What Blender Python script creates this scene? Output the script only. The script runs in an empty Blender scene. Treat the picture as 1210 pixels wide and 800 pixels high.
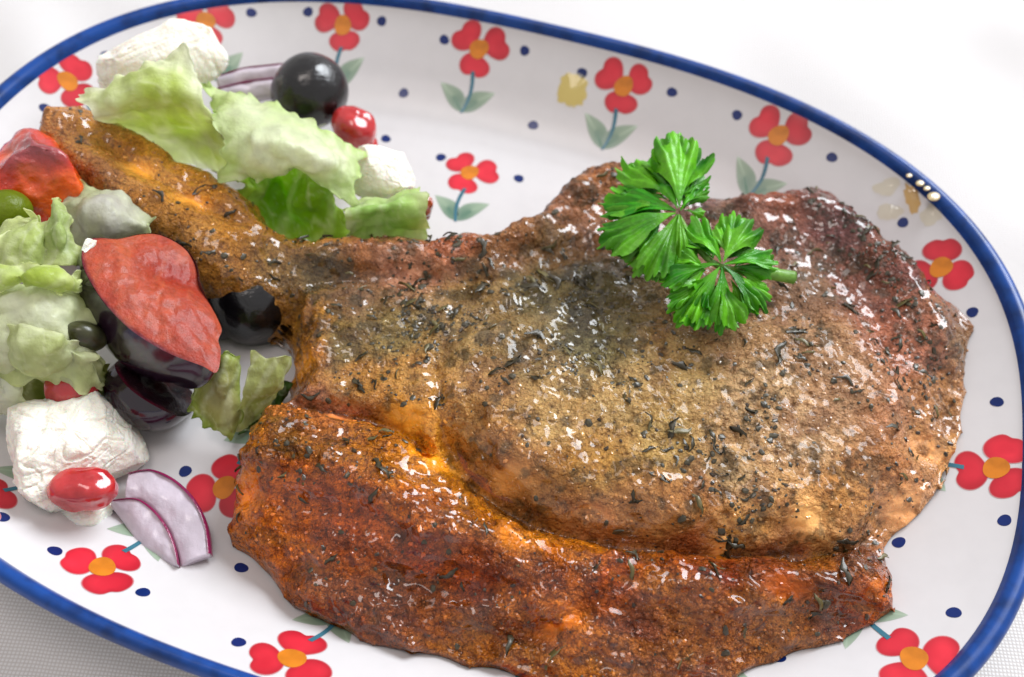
import bpy, math, random
import numpy as np
from mathutils import Matrix, Vector

random.seed(7)
RNG = np.random.default_rng(7)
sc = bpy.context.scene
COL = sc.collection

# ------------------------------------------------------------------ camera
PITCH, ROLL, F = 0.96945, -0.09559, 1250.0
CAM = np.array([0.01585, -0.16756, 0.2520])
RIGHT = np.array([1.0, 0, 0])
FWD = np.array([0, math.cos(PITCH), -math.sin(PITCH)])
DOWN = np.array([0, -math.sin(PITCH), -math.cos(PITCH)])
CX = math.cos(ROLL) * RIGHT + math.sin(ROLL) * DOWN
CD = -math.sin(ROLL) * RIGHT + math.cos(ROLL) * DOWN
cd = bpy.data.cameras.new("camera")
cam = bpy.data.objects.new("camera", cd)
COL.objects.link(cam)
m = Matrix.Identity(4)
for i in range(3):
    m[i][0] = CX[i]; m[i][1] = -CD[i]; m[i][2] = -FWD[i]; m[i][3] = CAM[i]
cam.matrix_world = m
cd.sensor_fit = 'HORIZONTAL'; cd.sensor_width = 36.0
cd.lens = 36.0 * F / 1210.0
cd.clip_start = 0.01; cd.clip_end = 50
cd.dof.use_dof = True
cd.dof.focus_distance = 0.252
cd.dof.aperture_fstop = 11.0
sc.camera = cam

# ------------------------------------------------------------------ light: one big window behind the table, soft room light
w = bpy.data.worlds.new("World"); sc.world = w; w.use_nodes = True
w.node_tree.nodes['Background'].inputs[0].default_value = (1.0, 0.97, 0.96, 1)
w.node_tree.nodes['Background'].inputs[1].default_value = 0.62
def area(name, loc, target, sx, sy, power, colr):
    l = bpy.data.lights.new(name, 'AREA'); l.shape = 'RECTANGLE'; l.size = sx; l.size_y = sy
    l.energy = power; l.color = colr
    o = bpy.data.objects.new(name, l); COL.objects.link(o)
    o.location = loc
    o.rotation_euler = (Vector(target) - Vector(loc)).to_track_quat('-Z', 'Y').to_euler()
    return o
area("window_light", (1.32, 1.48, 1.62), (0, 0, 0), 1.55, 1.2, 96.0, (0.90, 0.95, 1.0))
area("ceiling_lamp", (-0.12, -0.02, 1.05), (0, 0, 0), 0.34, 0.30, 2.2, (1.0, 0.90, 0.85))
sc.view_settings.view_transform = 'Standard'
sc.view_settings.look = 'None'
sc.view_settings.exposure = 0.0
sc.view_settings.gamma = 1.0

# ------------------------------------------------------------------ helpers
def px2w(p, z):
    p = np.atleast_2d(np.asarray(p, float)); z = np.broadcast_to(np.asarray(z, float), (len(p),))
    u = (p[:, 0] - 605) / F; v = (p[:, 1] - 400) / F
    d = u[:, None] * CX + v[:, None] * CD + FWD
    t = (z - CAM[2]) / d[:, 2]
    return CAM + d * t[:, None]
def P3(x, y, z): return px2w([(x, y)], z)[0]
def w2px(W):
    d = np.atleast_2d(W) - CAM
    zc = d @ FWD
    return np.stack([605 + F * (d @ CX) / zc, 400 + F * (d @ CD) / zc], 1)
def lin(c):
    c = np.asarray(c, float) / 255.0
    return np.where(c <= 0.04045, c / 12.92, ((c + 0.055) / 1.055) ** 2.4)
def L4(r, g, b): return tuple(lin((r, g, b))) + (1.0,)
def sstep(a, b, x):
    t = np.clip((x - a) / (b - a), 0, 1); return t * t * (3 - 2 * t)
def _hash(ix, iy, iz, seed):
    h = (ix.astype(np.int64) * 374761393 + iy.astype(np.int64) * 668265263 + iz.astype(np.int64) * 2147483647 + seed * 1274126177) & 0xFFFFFFFF
    h = ((h ^ (h >> 13)) * 1274126177) & 0xFFFFFFFF
    h = ((h ^ (h >> 16)) * 2246822519) & 0xFFFFFFFF
    return ((h ^ (h >> 15)) & 0xFFFFFF) / float(0xFFFFFF) * 2 - 1
def vnoise(P, scale, seed=0):
    Q = np.asarray(P, float) * scale + 100.0
    i = np.floor(Q).astype(np.int64); f = Q - i
    f = f * f * f * (f * (f * 6 - 15) + 10)
    out = 0
    for dx in (0, 1):
        for dy in (0, 1):
            for dz in (0, 1):
                wgt = (f[:, 0] if dx else 1 - f[:, 0]) * (f[:, 1] if dy else 1 - f[:, 1]) * (f[:, 2] if dz else 1 - f[:, 2])
                out = out + wgt * _hash(i[:, 0] + dx, i[:, 1] + dy, i[:, 2] + dz, seed)
    return out
def fbm(P, scale, seed=0, oct=4, gain=0.5):
    s = 0; a = 1
    for k in range(oct):
        s = s + a * vnoise(P, scale * 2 ** k, seed + k * 17); a *= gain
    return s
def catmull(P, n, closed=False):
    P = np.asarray(P, float); N = len(P)
    out = []
    segs = N if closed else N - 1
    for i in range(segs):
        if closed: p0, p1, p2, p3 = P[(i - 1) % N], P[i], P[(i + 1) % N], P[(i + 2) % N]
        else: p0, p1, p2, p3 = P[max(i - 1, 0)], P[i], P[i + 1], P[min(i + 2, N - 1)]
        for k in range(n):
            t = k / n
            out.append(0.5 * ((2 * p1) + (-p0 + p2) * t + (2 * p0 - 5 * p1 + 4 * p2 - p3) * t * t + (-p0 + 3 * p1 - 3 * p2 + p3) * t ** 3))
    if not closed: out.append(P[-1])
    return np.array(out)
def polydist(XY, poly, closed=True):
    """unsigned distance to a polyline"""
    d = np.full(len(XY), 1e9); N = len(poly)
    for i in range(N if closed else N - 1):
        a = poly[i]; b = poly[(i + 1) % N]; ab = b - a; L = ab @ ab
        if L < 1e-18: continue
        t = np.clip(((XY - a) @ ab) / L, 0, 1)
        q = XY - a - t[:, None] * ab
        d = np.minimum(d, q[:, 0] ** 2 + q[:, 1] ** 2)
    return np.sqrt(d)
def inpoly(XY, poly):
    r = np.zeros(len(XY), bool); N = len(poly)
    for i in range(N):
        x1, y1 = poly[i]; x2, y2 = poly[(i + 1) % N]
        if y1 == y2: continue
        c = ((y1 > XY[:, 1]) != (y2 > XY[:, 1])) & (XY[:, 0] < (x2 - x1) * (XY[:, 1] - y1) / (y2 - y1) + x1)
        r ^= c
    return r

def mesh_np(name, V, faces, cols=None, smooth=True, normals=None):
    me = bpy.data.meshes.new(name)
    if isinstance(faces, np.ndarray):
        k = faces.shape[1]
        me.vertices.add(len(V)); me.vertices.foreach_set('co', np.ascontiguousarray(V, np.float32).ravel())
        me.loops.add(faces.size); me.loops.foreach_set('vertex_index', faces.astype(np.int32).ravel())
        me.polygons.add(len(faces)); me.polygons.foreach_set('loop_start', np.arange(0, faces.size, k, dtype=np.int32))
        me.update(calc_edges=True)
    else:
        me.from_pydata([tuple(v) for v in V], [], [tuple(f) for f in faces]); me.update()
    me.polygons.foreach_set('use_smooth', np.full(len(me.polygons), smooth))
    if cols is not None:
        a = me.color_attributes.new('Col', 'FLOAT_COLOR', 'POINT')
        c = np.ones((len(V), 4), np.float32); c[:, :cols.shape[1]] = cols
        a.data.foreach_set('color', c.ravel())
    if normals is not None:
        me.normals_split_custom_set_from_vertices([tuple(n) for n in normals])
    return me
def thing(name, base, label, cat, group=None):
    o = bpy.data.objects.new(name, None); o.empty_display_size = 0.01
    COL.objects.link(o); o.location = base
    o['label'] = label; o['category'] = cat
    if group: o['group'] = group
    return o
def set_float(me, name, vals):
    a = me.attributes.new(name, 'FLOAT', 'POINT'); a.data.foreach_set('value', np.ascontiguousarray(vals, np.float32))
def put(name, V, faces, mat, parent=None, cols=None, smooth=True, label=None, cat=None, group=None, kind=None, normals=None, base=None):
    V = np.asarray(V, float)
    org = np.zeros(3)
    q = parent
    while q is not None:
        org = org + np.array(q.location); q = q.parent
    own = np.zeros(3)
    if parent is None:
        own = np.array(base) if base is not None else np.array([V[:, 0].mean(), V[:, 1].mean(), V[:, 2].min()])
    me = mesh_np(name, V - org - own, faces, cols, smooth, normals)
    me.materials.append(mat)
    o = bpy.data.objects.new(name, me); COL.objects.link(o)
    o.location = own
    if parent is not None: o.parent = parent
    if label: o['label'] = label
    if cat: o['category'] = cat
    if group: o['group'] = group
    if kind: o['kind'] = kind
    return o
def gridfaces(nu, nv, wrapu=False, wrapv=False):
    I = np.arange(nu * nv).reshape(nu, nv)
    if wrapu: I = np.vstack([I, I[:1]])
    if wrapv: I = np.hstack([I, I[:, :1]])
    return np.stack([I[:-1, :-1], I[1:, :-1], I[1:, 1:], I[:-1, 1:]], -1).reshape(-1, 4)
def vnormals(V, F):
    n = np.zeros_like(V)
    if F.shape[1] == 4: fn = np.cross(V[F[:, 2]] - V[F[:, 0]], V[F[:, 3]] - V[F[:, 1]])
    else: fn = np.cross(V[F[:, 1]] - V[F[:, 0]], V[F[:, 2]] - V[F[:, 0]])
    for k in range(F.shape[1]):
        for a in range(3): n[:, a] += np.bincount(F[:, k], fn[:, a], len(V))
    return n / np.maximum(np.linalg.norm(n, axis=1), 1e-15)[:, None]

# ------------------------------------------------------------------ materials
class NT:
    def __init__(s, name):
        s.m = bpy.data.materials.new(name); s.m.use_nodes = True
        s.t = s.m.node_tree; s.n = s.t.nodes; s.b = s.n['Principled BSDF']
    def node(s, typ, **kw):
        n = s.n.new(typ)
        for k, v in kw.items():
            if k in n.inputs: n.inputs[k].default_value = v
            else: setattr(n, k, v)
        return n
    def link(s, a, b): s.t.links.new(a, b)
    def set(s, **kw):
        for k, v in kw.items(): s.b.inputs[k.replace('_', ' ')].default_value = v
    def noise(s, scale, detail=4, rough=0.55, vec=None):
        n = s.node('ShaderNodeTexNoise'); n.inputs['Scale'].default_value = scale
        n.inputs['Detail'].default_value = detail; n.inputs['Roughness'].default_value = rough
        if vec is None: vec = s.coord()
        s.link(vec, n.inputs['Vector']); return n.outputs['Fac']
    def coord(s):
        if not hasattr(s, '_c'): s._c = s.node('ShaderNodeTexCoord').outputs['Object']
        return s._c
    def ramp(s, fac, stops):
        r = s.node('ShaderNodeValToRGB'); e = r.color_ramp.elements
        while len(e) < len(stops): e.new(0.5)
        for i, (p, c) in enumerate(stops): e[i].position = p; e[i].color = c if len(c) == 4 else tuple(c) + (1,)
        s.link(fac, r.inputs[0]); return r.outputs[0]
    def mix(s, fac, a, b, mode='MIX'):
        n = s.node('ShaderNodeMix', data_type='RGBA', blend_type=mode)
        for sock, val in ((n.inputs[0], fac), (n.inputs[6], a), (n.inputs[7], b)):
            if isinstance(val, (int, float)): sock.default_value = val
            elif isinstance(val, tuple): sock.default_value = val
            else: s.link(val, sock)
        return n.outputs[2]
    def bump(s, h, strength=0.3, dist=0.001, prev=None):
        n = s.node('ShaderNodeBump'); n.inputs['Strength'].default_value = strength; n.inputs['Distance'].default_value = dist
        s.link(h, n.inputs['Height'])
        if prev is not None: s.link(prev, n.inputs['Normal'])
        return n.outputs['Normal']
    def col(s, c): s.link(c, s.b.inputs['Base Color'])
    def nor(s, n): s.link(n, s.b.inputs['Normal'])
    def attr(s):
        return s.node('ShaderNodeAttribute', attribute_name='Col').outputs['Color']
    def math(s, op, a, b=0.0):
        n = s.node('ShaderNodeMath', operation=op)
        for k, v in ((0, a), (1, b)):
            if isinstance(v, (int, float)): n.inputs[k].default_value = v
            else: s.link(v, n.inputs[k])
        return n.outputs[0]

def m_glaze(name, colr, var=0.06, rough=0.28, coat=0.08):
    t = NT(name)
    nz = t.noise(160, 3)
    dark = tuple(c * (1 - var * 3) for c in colr[:3]) + (1,)
    base = t.ramp(nz, [(0.3, dark), (0.6, colr)])
    t.col(base)
    t.set(Roughness=rough, Specular_IOR_Level=0.3, Coat_Weight=coat, Coat_Roughness=0.12)
    t.nor(t.bump(t.noise(60, 2), 0.05, 0.001))
    return t.m
M = {}
M['glaze'] = m_glaze('plate_glaze', L4(203, 200, 201), 0.01, 0.3, coat=0.05)
M['blue'] = m_glaze('cobalt_rim_paint', L4(16, 66, 140), 0.18, 0.32)
M['dot'] = m_glaze('navy_dot_paint', L4(14, 38, 100), 0.08)
M['red'] = m_glaze('red_petal_paint', L4(200, 36, 52), 0.13)
M['orange'] = m_glaze('orange_centre_paint', L4(206, 122, 34), 0.1)
M['teal'] = m_glaze('teal_stem_paint', L4(60, 112, 130), 0.08)
def m_sage():
    t = NT('sage_leaf_paint'); a = t.attr(); t.col(a)
    t.set(Roughness=0.28, Specular_IOR_Level=0.4, Coat_Weight=0.08, Coat_Roughness=0.12); return t.m
M['sage'] = m_sage()

def m_cloth():
    t = NT('linen_tablecloth')
    def weave(ax, off):
        w_ = t.node('ShaderNodeTexWave', wave_type='BANDS', bands_direction=ax)
        w_.inputs['Scale'].default_value = 350 ; w_.inputs['Distortion'].default_value = 2.2
        w_.inputs['Detail'].default_value = 1.5; w_.inputs['Detail Scale'].default_value = 0.35
        w_.inputs['Phase Offset'].default_value = off
        t.link(t.coord(), w_.inputs['Vector']); return w_.outputs['Fac']
    a = weave('X', 0); b = weave('Y', 0)
    h = t.math('MULTIPLY', t.math('POWER', a, 0.6), t.math('POWER', b, 0.6))
    slub = t.noise(700, 3)
    base = t.ramp(h, [(0.0, L4(196, 191, 189)), (0.4, L4(212, 211, 212)), (1.0, L4(224, 223, 224))])
    base = t.mix(t.math('MULTIPLY', slub, 0.25), base, L4(200, 192, 184))
    t.col(base); t.set(Roughness=0.9, Specular_IOR_Level=0.15, Sheen_Weight=0.1)
    t.nor(t.bump(h, 0.35, 0.0003)); return t.m
M['cloth'] = m_cloth()

def m_meat():
    t = NT('roast_meat')
    an = t.node('ShaderNodeAttribute', attribute_name='Col'); a = an.outputs['Color']; fat = an.outputs['Alpha']
    rough_ = t.math('SUBTRACT', 1.0, fat)
    n1 = t.noise(380, 6, 0.65); n2 = t.noise(1500, 4, 0.6); n3 = t.noise(110, 4)
    k1 = t.math('MULTIPLY', t.ramp(n1, [(0.34, (0.9,) * 3), (0.47, (0, 0, 0))]), rough_)
    c = t.mix(k1, a, t.mix(1.0, a, (0.42, 0.34, 0.26, 1), 'MULTIPLY'))
    c = t.mix(t.ramp(n2, [(0.54, (0, 0, 0, 1)), (0.70, (0.6, 0.6, 0.6, 1))]), c, t.mix(1.0, c, (1.5, 1.35, 1.2, 1), 'MULTIPLY'))
    k2 = t.math('MULTIPLY', t.ramp(n2, [(0.30, (0.8,) * 3), (0.42, (0, 0, 0))]), rough_)
    c = t.mix(k2, c, t.mix(1.0, c, (0.3, 0.22, 0.18, 1), 'MULTIPLY'))
    c = t.mix(t.ramp(n3, [(0.35, (0.45, 0.45, 0.45, 1)), (0.6, (0, 0, 0, 1))]), c, t.mix(1.0, c, (0.74, 0.62, 0.5, 1), 'MULTIPLY'))
    t.col(c)
    gl = t.node('ShaderNodeAttribute', attribute_name='Gloss').outputs['Fac']; gr = t.node('ShaderNodeAttribute', attribute_name='Grain').outputs['Fac']
    dryk = t.math('SUBTRACT', 1.0, gl)
    t.link(t.math('ADD', t.ramp(n3, [(0.35, (0.14,) * 3), (0.6, (0.34,) * 3)]), t.math('MULTIPLY', dryk, 0.22)), t.b.inputs['Roughness'])
    t.set(Specular_IOR_Level=0.15, Coat_Roughness=0.085, Coat_IOR=1.55, Subsurface_Weight=0.15, Subsurface_Scale=0.0022)
    t.link(t.math('MULTIPLY', gl, t.ramp(t.noise(75, 3), [(0.38, (0.2,) * 3), (0.56, (1.0,) * 3)])), t.b.inputs['Coat Weight'])
    t.b.inputs['Subsurface Radius'].default_value = (1.0, 0.45, 0.2)
    nv = t.node('ShaderNodeTexNoise'); nv.inputs['Scale'].default_value = 500; t.link(t.coord(), nv.inputs['Vector'])
    sv = t.node('ShaderNodeVectorMath', operation='SCALE'); t.link(nv.outputs['Color'], sv.inputs[0]); sv.inputs['Scale'].default_value = 0.0016
    wob = t.node('ShaderNodeVectorMath', operation='ADD'); t.link(t.coord(), wob.inputs[0]); t.link(sv.outputs[0], wob.inputs[1])
    def cells(scale):
        vo = t.node('ShaderNodeTexVoronoi', feature='F1'); vo.inputs['Scale'].default_value = scale
        t.link(wob.outputs[0], vo.inputs['Vector']); return t.math('SUBTRACT', 1.0, t.math('MULTIPLY', t.math('POWER', vo.outputs['Distance'], 1.7), 1.3))
    c1 = cells(640); c2 = cells(1250)
    h = t.math('ADD', t.math('MULTIPLY', t.math('ADD', c1, t.math('MULTIPLY', c2, 0.6)), gr), t.math('MULTIPLY', n1, 1.3))
    h = t.math('MULTIPLY', h, t.math('ADD', t.math('MULTIPLY', rough_, 0.88), 0.12))
    b = t.bump(h, 1.0, 0.0015); b = t.bump(t.math('MULTIPLY', n2, t.math('ADD', t.math('MULTIPLY', rough_, .9), .1)), 00.55, 0.0010, b); t.nor(b)
    # brown settles between the bubbles of the crust
    kk = t.math('MULTIPLY', t.math('MULTIPLY', t.ramp(c1, [(0.36, (0.5,) * 3), (0.66, (0,) * 3)]), t.math('MINIMUM', gr, 1.2)), rough_)
    c = t.mix(kk, c, t.mix(1.0, c, (0.46, 0.36, 0.26, 1), 'MULTIPLY')); t.col(c)
    return t.m
M['meat'] = m_meat()

def m_simple(name, colr, rough=0.4, var=None, scale=300, bump=0.2, bdist=0.0005, **kw):
    t = NT(name)
    nz = t.noise(scale, 4)
    t.col(t.ramp(nz, [(0.3, var or colr), (0.65, colr)]))
    t.set(Roughness=rough, **kw)
    if bump: t.nor(t.bump(t.noise(scale * 2, 4), bump, bdist))
    return t.m
def m_attr(name, rough=0.35, scale=250, bump=0.2, bdist=0.0005, var=0.25, trans=0.0, **kw):
    t = NT(name); a = t.attr(); nz = t.noise(scale, 4)
    c = t.mix(t.ramp(nz, [(0.3, (1, 1, 1, 1)), (0.62, (0, 0, 0, 1))]), a, t.mix(1.0, a, (1 - var, 1 - var, 1 - var, 1), 'MULTIPLY'))
    t.col(c); t.set(Roughness=rough, **kw)
    n = None
    if bump:
        n = t.bump(t.noise(scale * 2.2, 4), bump, bdist); t.nor(n)
    if trans:
        tr = t.node('ShaderNodeBsdfTranslucent'); t.link(c, tr.inputs['Color'])
        mx = t.node('ShaderNodeMixShader'); mx.inputs[0].default_value = trans
        t.link(t.b.outputs[0], mx.inputs[1]); t.link(tr.outputs[0], mx.inputs[2])
        t.link(mx.outputs[0], t.n['Material Output'].inputs['Surface'])
        if n is not None: t.link(n, tr.inputs['Normal'])
    return t.m
M['herb1'] = m_simple('dried_thyme_dark', L4(70, 62, 40), 0.36, L4(38, 33, 22), 900, Coat_Weight=0.25, Coat_Roughness=0.15)
M['herb2'] = m_simple('dried_thyme_olive', L4(116, 104, 58), 0.36, L4(70, 62, 32), 900, Coat_Weight=0.25, Coat_Roughness=0.15)
M['pepper'] = m_simple('ground_pepper', L4(72, 56, 40), 0.34, L4(30, 22, 16), 1200, Coat_Weight=0.25, Coat_Roughness=0.12)
M['crumb'] = m_attr('oily_crust_crumb', 0.2, 900, Coat_Weight=0.7, Coat_Roughness=0.08, Subsurface_Weight=0.2, Subsurface_Scale=0.001)
M['lettuce'] = m_attr('lettuce_leaf', 0.3, 260, 0.5, 0.0008, 0.14, 0.55, Specular_IOR_Level=0.4)
M['parsley'] = m_attr('parsley_leaf', 0.3, 420, 0.4, 0.0006, 0.3, 0.3, Specular_IOR_Level=0.45)
M['olive'] = m_simple('black_olive_skin', L4(18, 16, 19), 0.24, L4(8, 8, 10), 130, 0.6, 0.0010, Coat_Weight=0.4, Coat_Roughness=0.08)
M['olive_in'] = m_simple('olive_flesh', L4(104, 96, 70), 0.4, L4(60, 54, 40), 400)
M['plum_skin'] = m_simple('plum_skin', L4(34, 14, 30), 0.18, L4(16, 8, 20), 90, 0.12, 0.0006, Coat_Weight=0.5, Coat_Roughness=0.1)
M['plum_flesh'] = m_attr('plum_flesh', 0.4, 520, 0.7, 0.0005, 0.3, Subsurface_Weight=0.3, Subsurface_Scale=0.003, Specular_IOR_Level=0.22, Coat_Weight=0.10, Coat_Roughness=0.1)
M['feta'] = m_simple('feta_cheese', L4(245, 242, 232), 0.55, L4(232, 226, 210), 260, 0.6, 0.0012, Subsurface_Weight=0.3, Subsurface_Scale=0.004)
M['aril'] = m_simple('pomegranate_aril', L4(198, 58, 60), 0.14, L4(158, 26, 34), 160, 0.25, 0.0006, Subsurface_Weight=0.6, Subsurface_Scale=0.005, Coat_Weight=0.6, Coat_Roughness=0.05)
M['onion'] = m_attr('red_onion', 0.22, 240, 0.4, 0.0006, 0.1, 0.25, Coat_Weight=0.4, Coat_Roughness=0.1)
M['tomato'] = m_attr('tomato_flesh', 0.2, 220, 0.6, 0.0012, 0.35, Subsurface_Weight=0.3, Subsurface_Scale=0.005, Coat_Weight=0.6, Coat_Roughness=0.06)
def m_juice(name, colr, rough=0.05, gl=0.7):
    t = NT(name); t.n.remove(t.b)
    tr = t.node('ShaderNodeBsdfTransparent'); tr.inputs['Color'].default_value = colr
    g = t.node('ShaderNodeBsdfGlossy'); g.inputs['Roughness'].default_value = rough
    fr = t.node('ShaderNodeLayerWeight')
    n = t.bump(t.noise(140, 2), 0.2, 0.0008); t.link(n, g.inputs['Normal'])
    mx = t.node('ShaderNodeMixShader'); t.link(t.math('ADD', t.math('MULTIPLY', t.math('POWER', fr.outputs['Facing'], 4.0), gl), 0.045), mx.inputs[0]); t.link(tr.outputs[0], mx.inputs[1]); t.link(g.outputs[0], mx.inputs[2])
    t.link(mx.outputs[0], t.n['Material Output'].inputs['Surface'])
    return t.m
M['juice'] = m_juice('meat_juice', L4(246, 214, 130))
M['oil'] = m_juice('oil_drip', L4(255, 244, 190), 0.12)
M['sauce'] = m_juice('sauce_smear', L4(254, 251, 240), 0.06)

# ------------------------------------------------------------------ tablecloth
def build_cloth():
    n = 220
    xs = np.linspace(-0.55, 0.55, n); ys = np.linspace(-0.45, 0.75, n)
    X, Y = np.meshgrid(xs, ys, indexing='ij'); V = np.stack([X.ravel(), Y.ravel(), np.zeros(X.size)], 1)
    far = sstep(0.05, 0.2, np.hypot(V[:, 0] / 1.3, V[:, 1]))
    for ang, k, a, s in ((0.5, 70, 0.0040, 1), (-0.35, 38, 0.0050, 2), (1.0, 110, 0.0022, 3)):
        tt = V[:, 0] * math.cos(ang) + V[:, 1] * math.sin(ang)
        V[:, 2] += a * far * (0.5 + 0.5 * np.sin(k * tt + 3 * vnoise(V, 9, s))) * sstep(-0.2, 0.6, vnoise(V, 7, s + 5))
    V[:, 2] -= 0.0005
    put('tablecloth', V, gridfaces(n, n), M['cloth'], None, label='white woven linen tablecloth spread flat under the oval plate', cat='tablecloth')
build_cloth()

# ------------------------------------------------------------------ plate
PA, PB, PN, PHI = 0.1536, 0.1120, 2.535, -0.2007
c_, s_ = math.cos(PHI), math.sin(PHI)
PROF = np.array([(0.0, 0.0055), (0.55, 0.0056), (0.68, 0.0062), (0.74, 0.0080), (0.80, 0.0118), (0.86, 0.0166), (0.92, 0.0217), (0.965, 0.0258), (0.985, 0.0274)])
_pc = catmull(PROF, 24)
def rho(XY):
    x = c_ * XY[:, 0] + s_ * XY[:, 1]; y = -s_ * XY[:, 0] + c_ * XY[:, 1]
    return (np.abs(x / PA) ** PN + np.abs(y / PB) ** PN) ** (1 / PN)
def plate_z(XY): return np.interp(rho(np.atleast_2d(XY)), _pc[:, 0], _pc[:, 1])
def plate_n(XY):
    XY = np.atleast_2d(XY); e = 2e-4
    gx = (plate_z(XY + [e, 0]) - plate_z(XY - [e, 0])) / (2 * e); gy = (plate_z(XY + [0, e]) - plate_z(XY - [0, e])) / (2 * e)
    n = np.stack([-gx, -gy, np.ones(len(XY))], 1); return n / np.linalg.norm(n, axis=1)[:, None]
def px2plate(x, y):
    z = 0.012
    for _ in range(60):
        W = P3(x, y, z); z = 0.5 * z + 0.5 * plate_z(W[None, :2])[0]
    return P3(x, y, z)
PLATE = thing('oval_plate', (0, 0, 0), 'white oval stoneware plate with blue rim and painted red flowers', 'plate')
NA = 360
def ring(r, z):
    th = np.linspace(0, 2 * math.pi, NA, endpoint=False)
    ct, st = np.cos(th), np.sin(th)
    k = (np.abs(ct / PA) ** PN + np.abs(st / PB) ** PN) ** (-1 / PN)
    x, y = ct * k * r, st * k * r
    return np.stack([c_ * x - s_ * y, s_ * x + c_ * y, np.full(NA, z)], 1)
def build_plate():
    prof = [(r, z) for r, z in _pc[::2] if r > 0.01] + [(0.985, 0.0274)]
    out = [(0.985, 0.0250), (0.95, 0.0205), (0.88, 0.0135), (0.80, 0.0065), (0.72, 0.0028), (0.66, 0.0026), (0.655, 0.0004), (0.62, 0.0004), (0.615, 0.0025), (0.3, 0.003), (0.01, 0.003)]
    prof = [(0.004, 0.0055)] + prof + out
    V = np.vstack([ring(r, z) for r, z in prof])
    put('plate_body', V, gridfaces(len(prof), NA, False, True)[:, ::-1], M['glaze'], PLATE)
    # rounded blue lip
    lip = []
    for k in range(15):
        a = math.radians(165 - 200 * k / 14)
        lip.append((0.9850 + 0.0168 * math.cos(a), 0.0264 + 0.0026 * math.sin(a)))
    lip = [(0.9655, 0.02565)] + lip + [(0.978, 0.0222)]
    V = np.vstack([ring(r, z) for r, z in lip])
    put('rim_band', V, gridfaces(len(lip), NA, False, True)[:, ::-1], M['blue'], PLATE, label='cobalt blue painted rim')
build_plate()

def decal(shape2d, c, d, lift, rings=5, n=30, soft=0.93):
    """shape2d: closed outline (s along d, t across) in metres on the glaze surface -> conforming mesh"""
    nrm = plate_n(c[None, :2])[0]
    d3 = d - nrm * (d @ nrm); d3 /= np.linalg.norm(d3); e3 = np.cross(nrm, d3)
    S = np.asarray(shape2d); cen = S.mean(0)
    V = []
    for k in range(rings + 1):
        q = cen + (S - cen) * ((1.0 if k == rings else soft * k / (rings - 1)) if k else 1e-3)
        W = c + q[:, :1] * d3 + q[:, 1:] * e3
        V.append(W)
    V = np.vstack(V)
    V[:, 2] = plate_z(V[:, :2]); V += plate_n(V[:, :2]) * lift
    f = gridfaces(rings + 1, len(S), False, True)
    n_ = vnormals(V, f)
    if n_[:, 2].mean() < 0: f = f[:, ::-1]
    return V, f
def ell(cs, ct, a, b, rot, n=28, wob=0.06, seed=0):
    th = np.linspace(0, 2 * math.pi, n, endpoint=False)
    r = 1 + wob * np.sin(2 * th + seed) + wob * .6 * np.sin(3 * th + 2.1 * seed)
    x, y = a * r * np.cos(th), b * r * np.sin(th)
    return np.stack([cs + x * math.cos(rot) - y * math.sin(rot), ct + x * math.sin(rot) + y * math.cos(rot)], 1)
def bean(phi, seed, k=1.0):
    """two thumb dabs merged: a heart-like petal pair pointing along phi"""
    th = np.linspace(0, 2 * math.pi, 44, endpoint=False)
    a = 0.0041 * k; b = 0.0055 * k
    r = 1 / np.sqrt((np.cos(th) / a) ** 2 + (np.sin(th) / b) ** 2)
    dent = np.exp(-(((th + math.pi) % (2 * math.pi) - math.pi) / 0.42) ** 2)
    r = r * (1 - 0.26 * dent + 0.05 * np.sin(3 * th + seed) + 0.04 * np.sin(2 * th + 2 * seed))
    x = 0.0058 * k + r * np.cos(th); y = r * np.sin(th)
    return np.stack([x * math.cos(phi) - y * math.sin(phi), x * math.sin(phi) + y * math.cos(phi)], 1)
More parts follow.
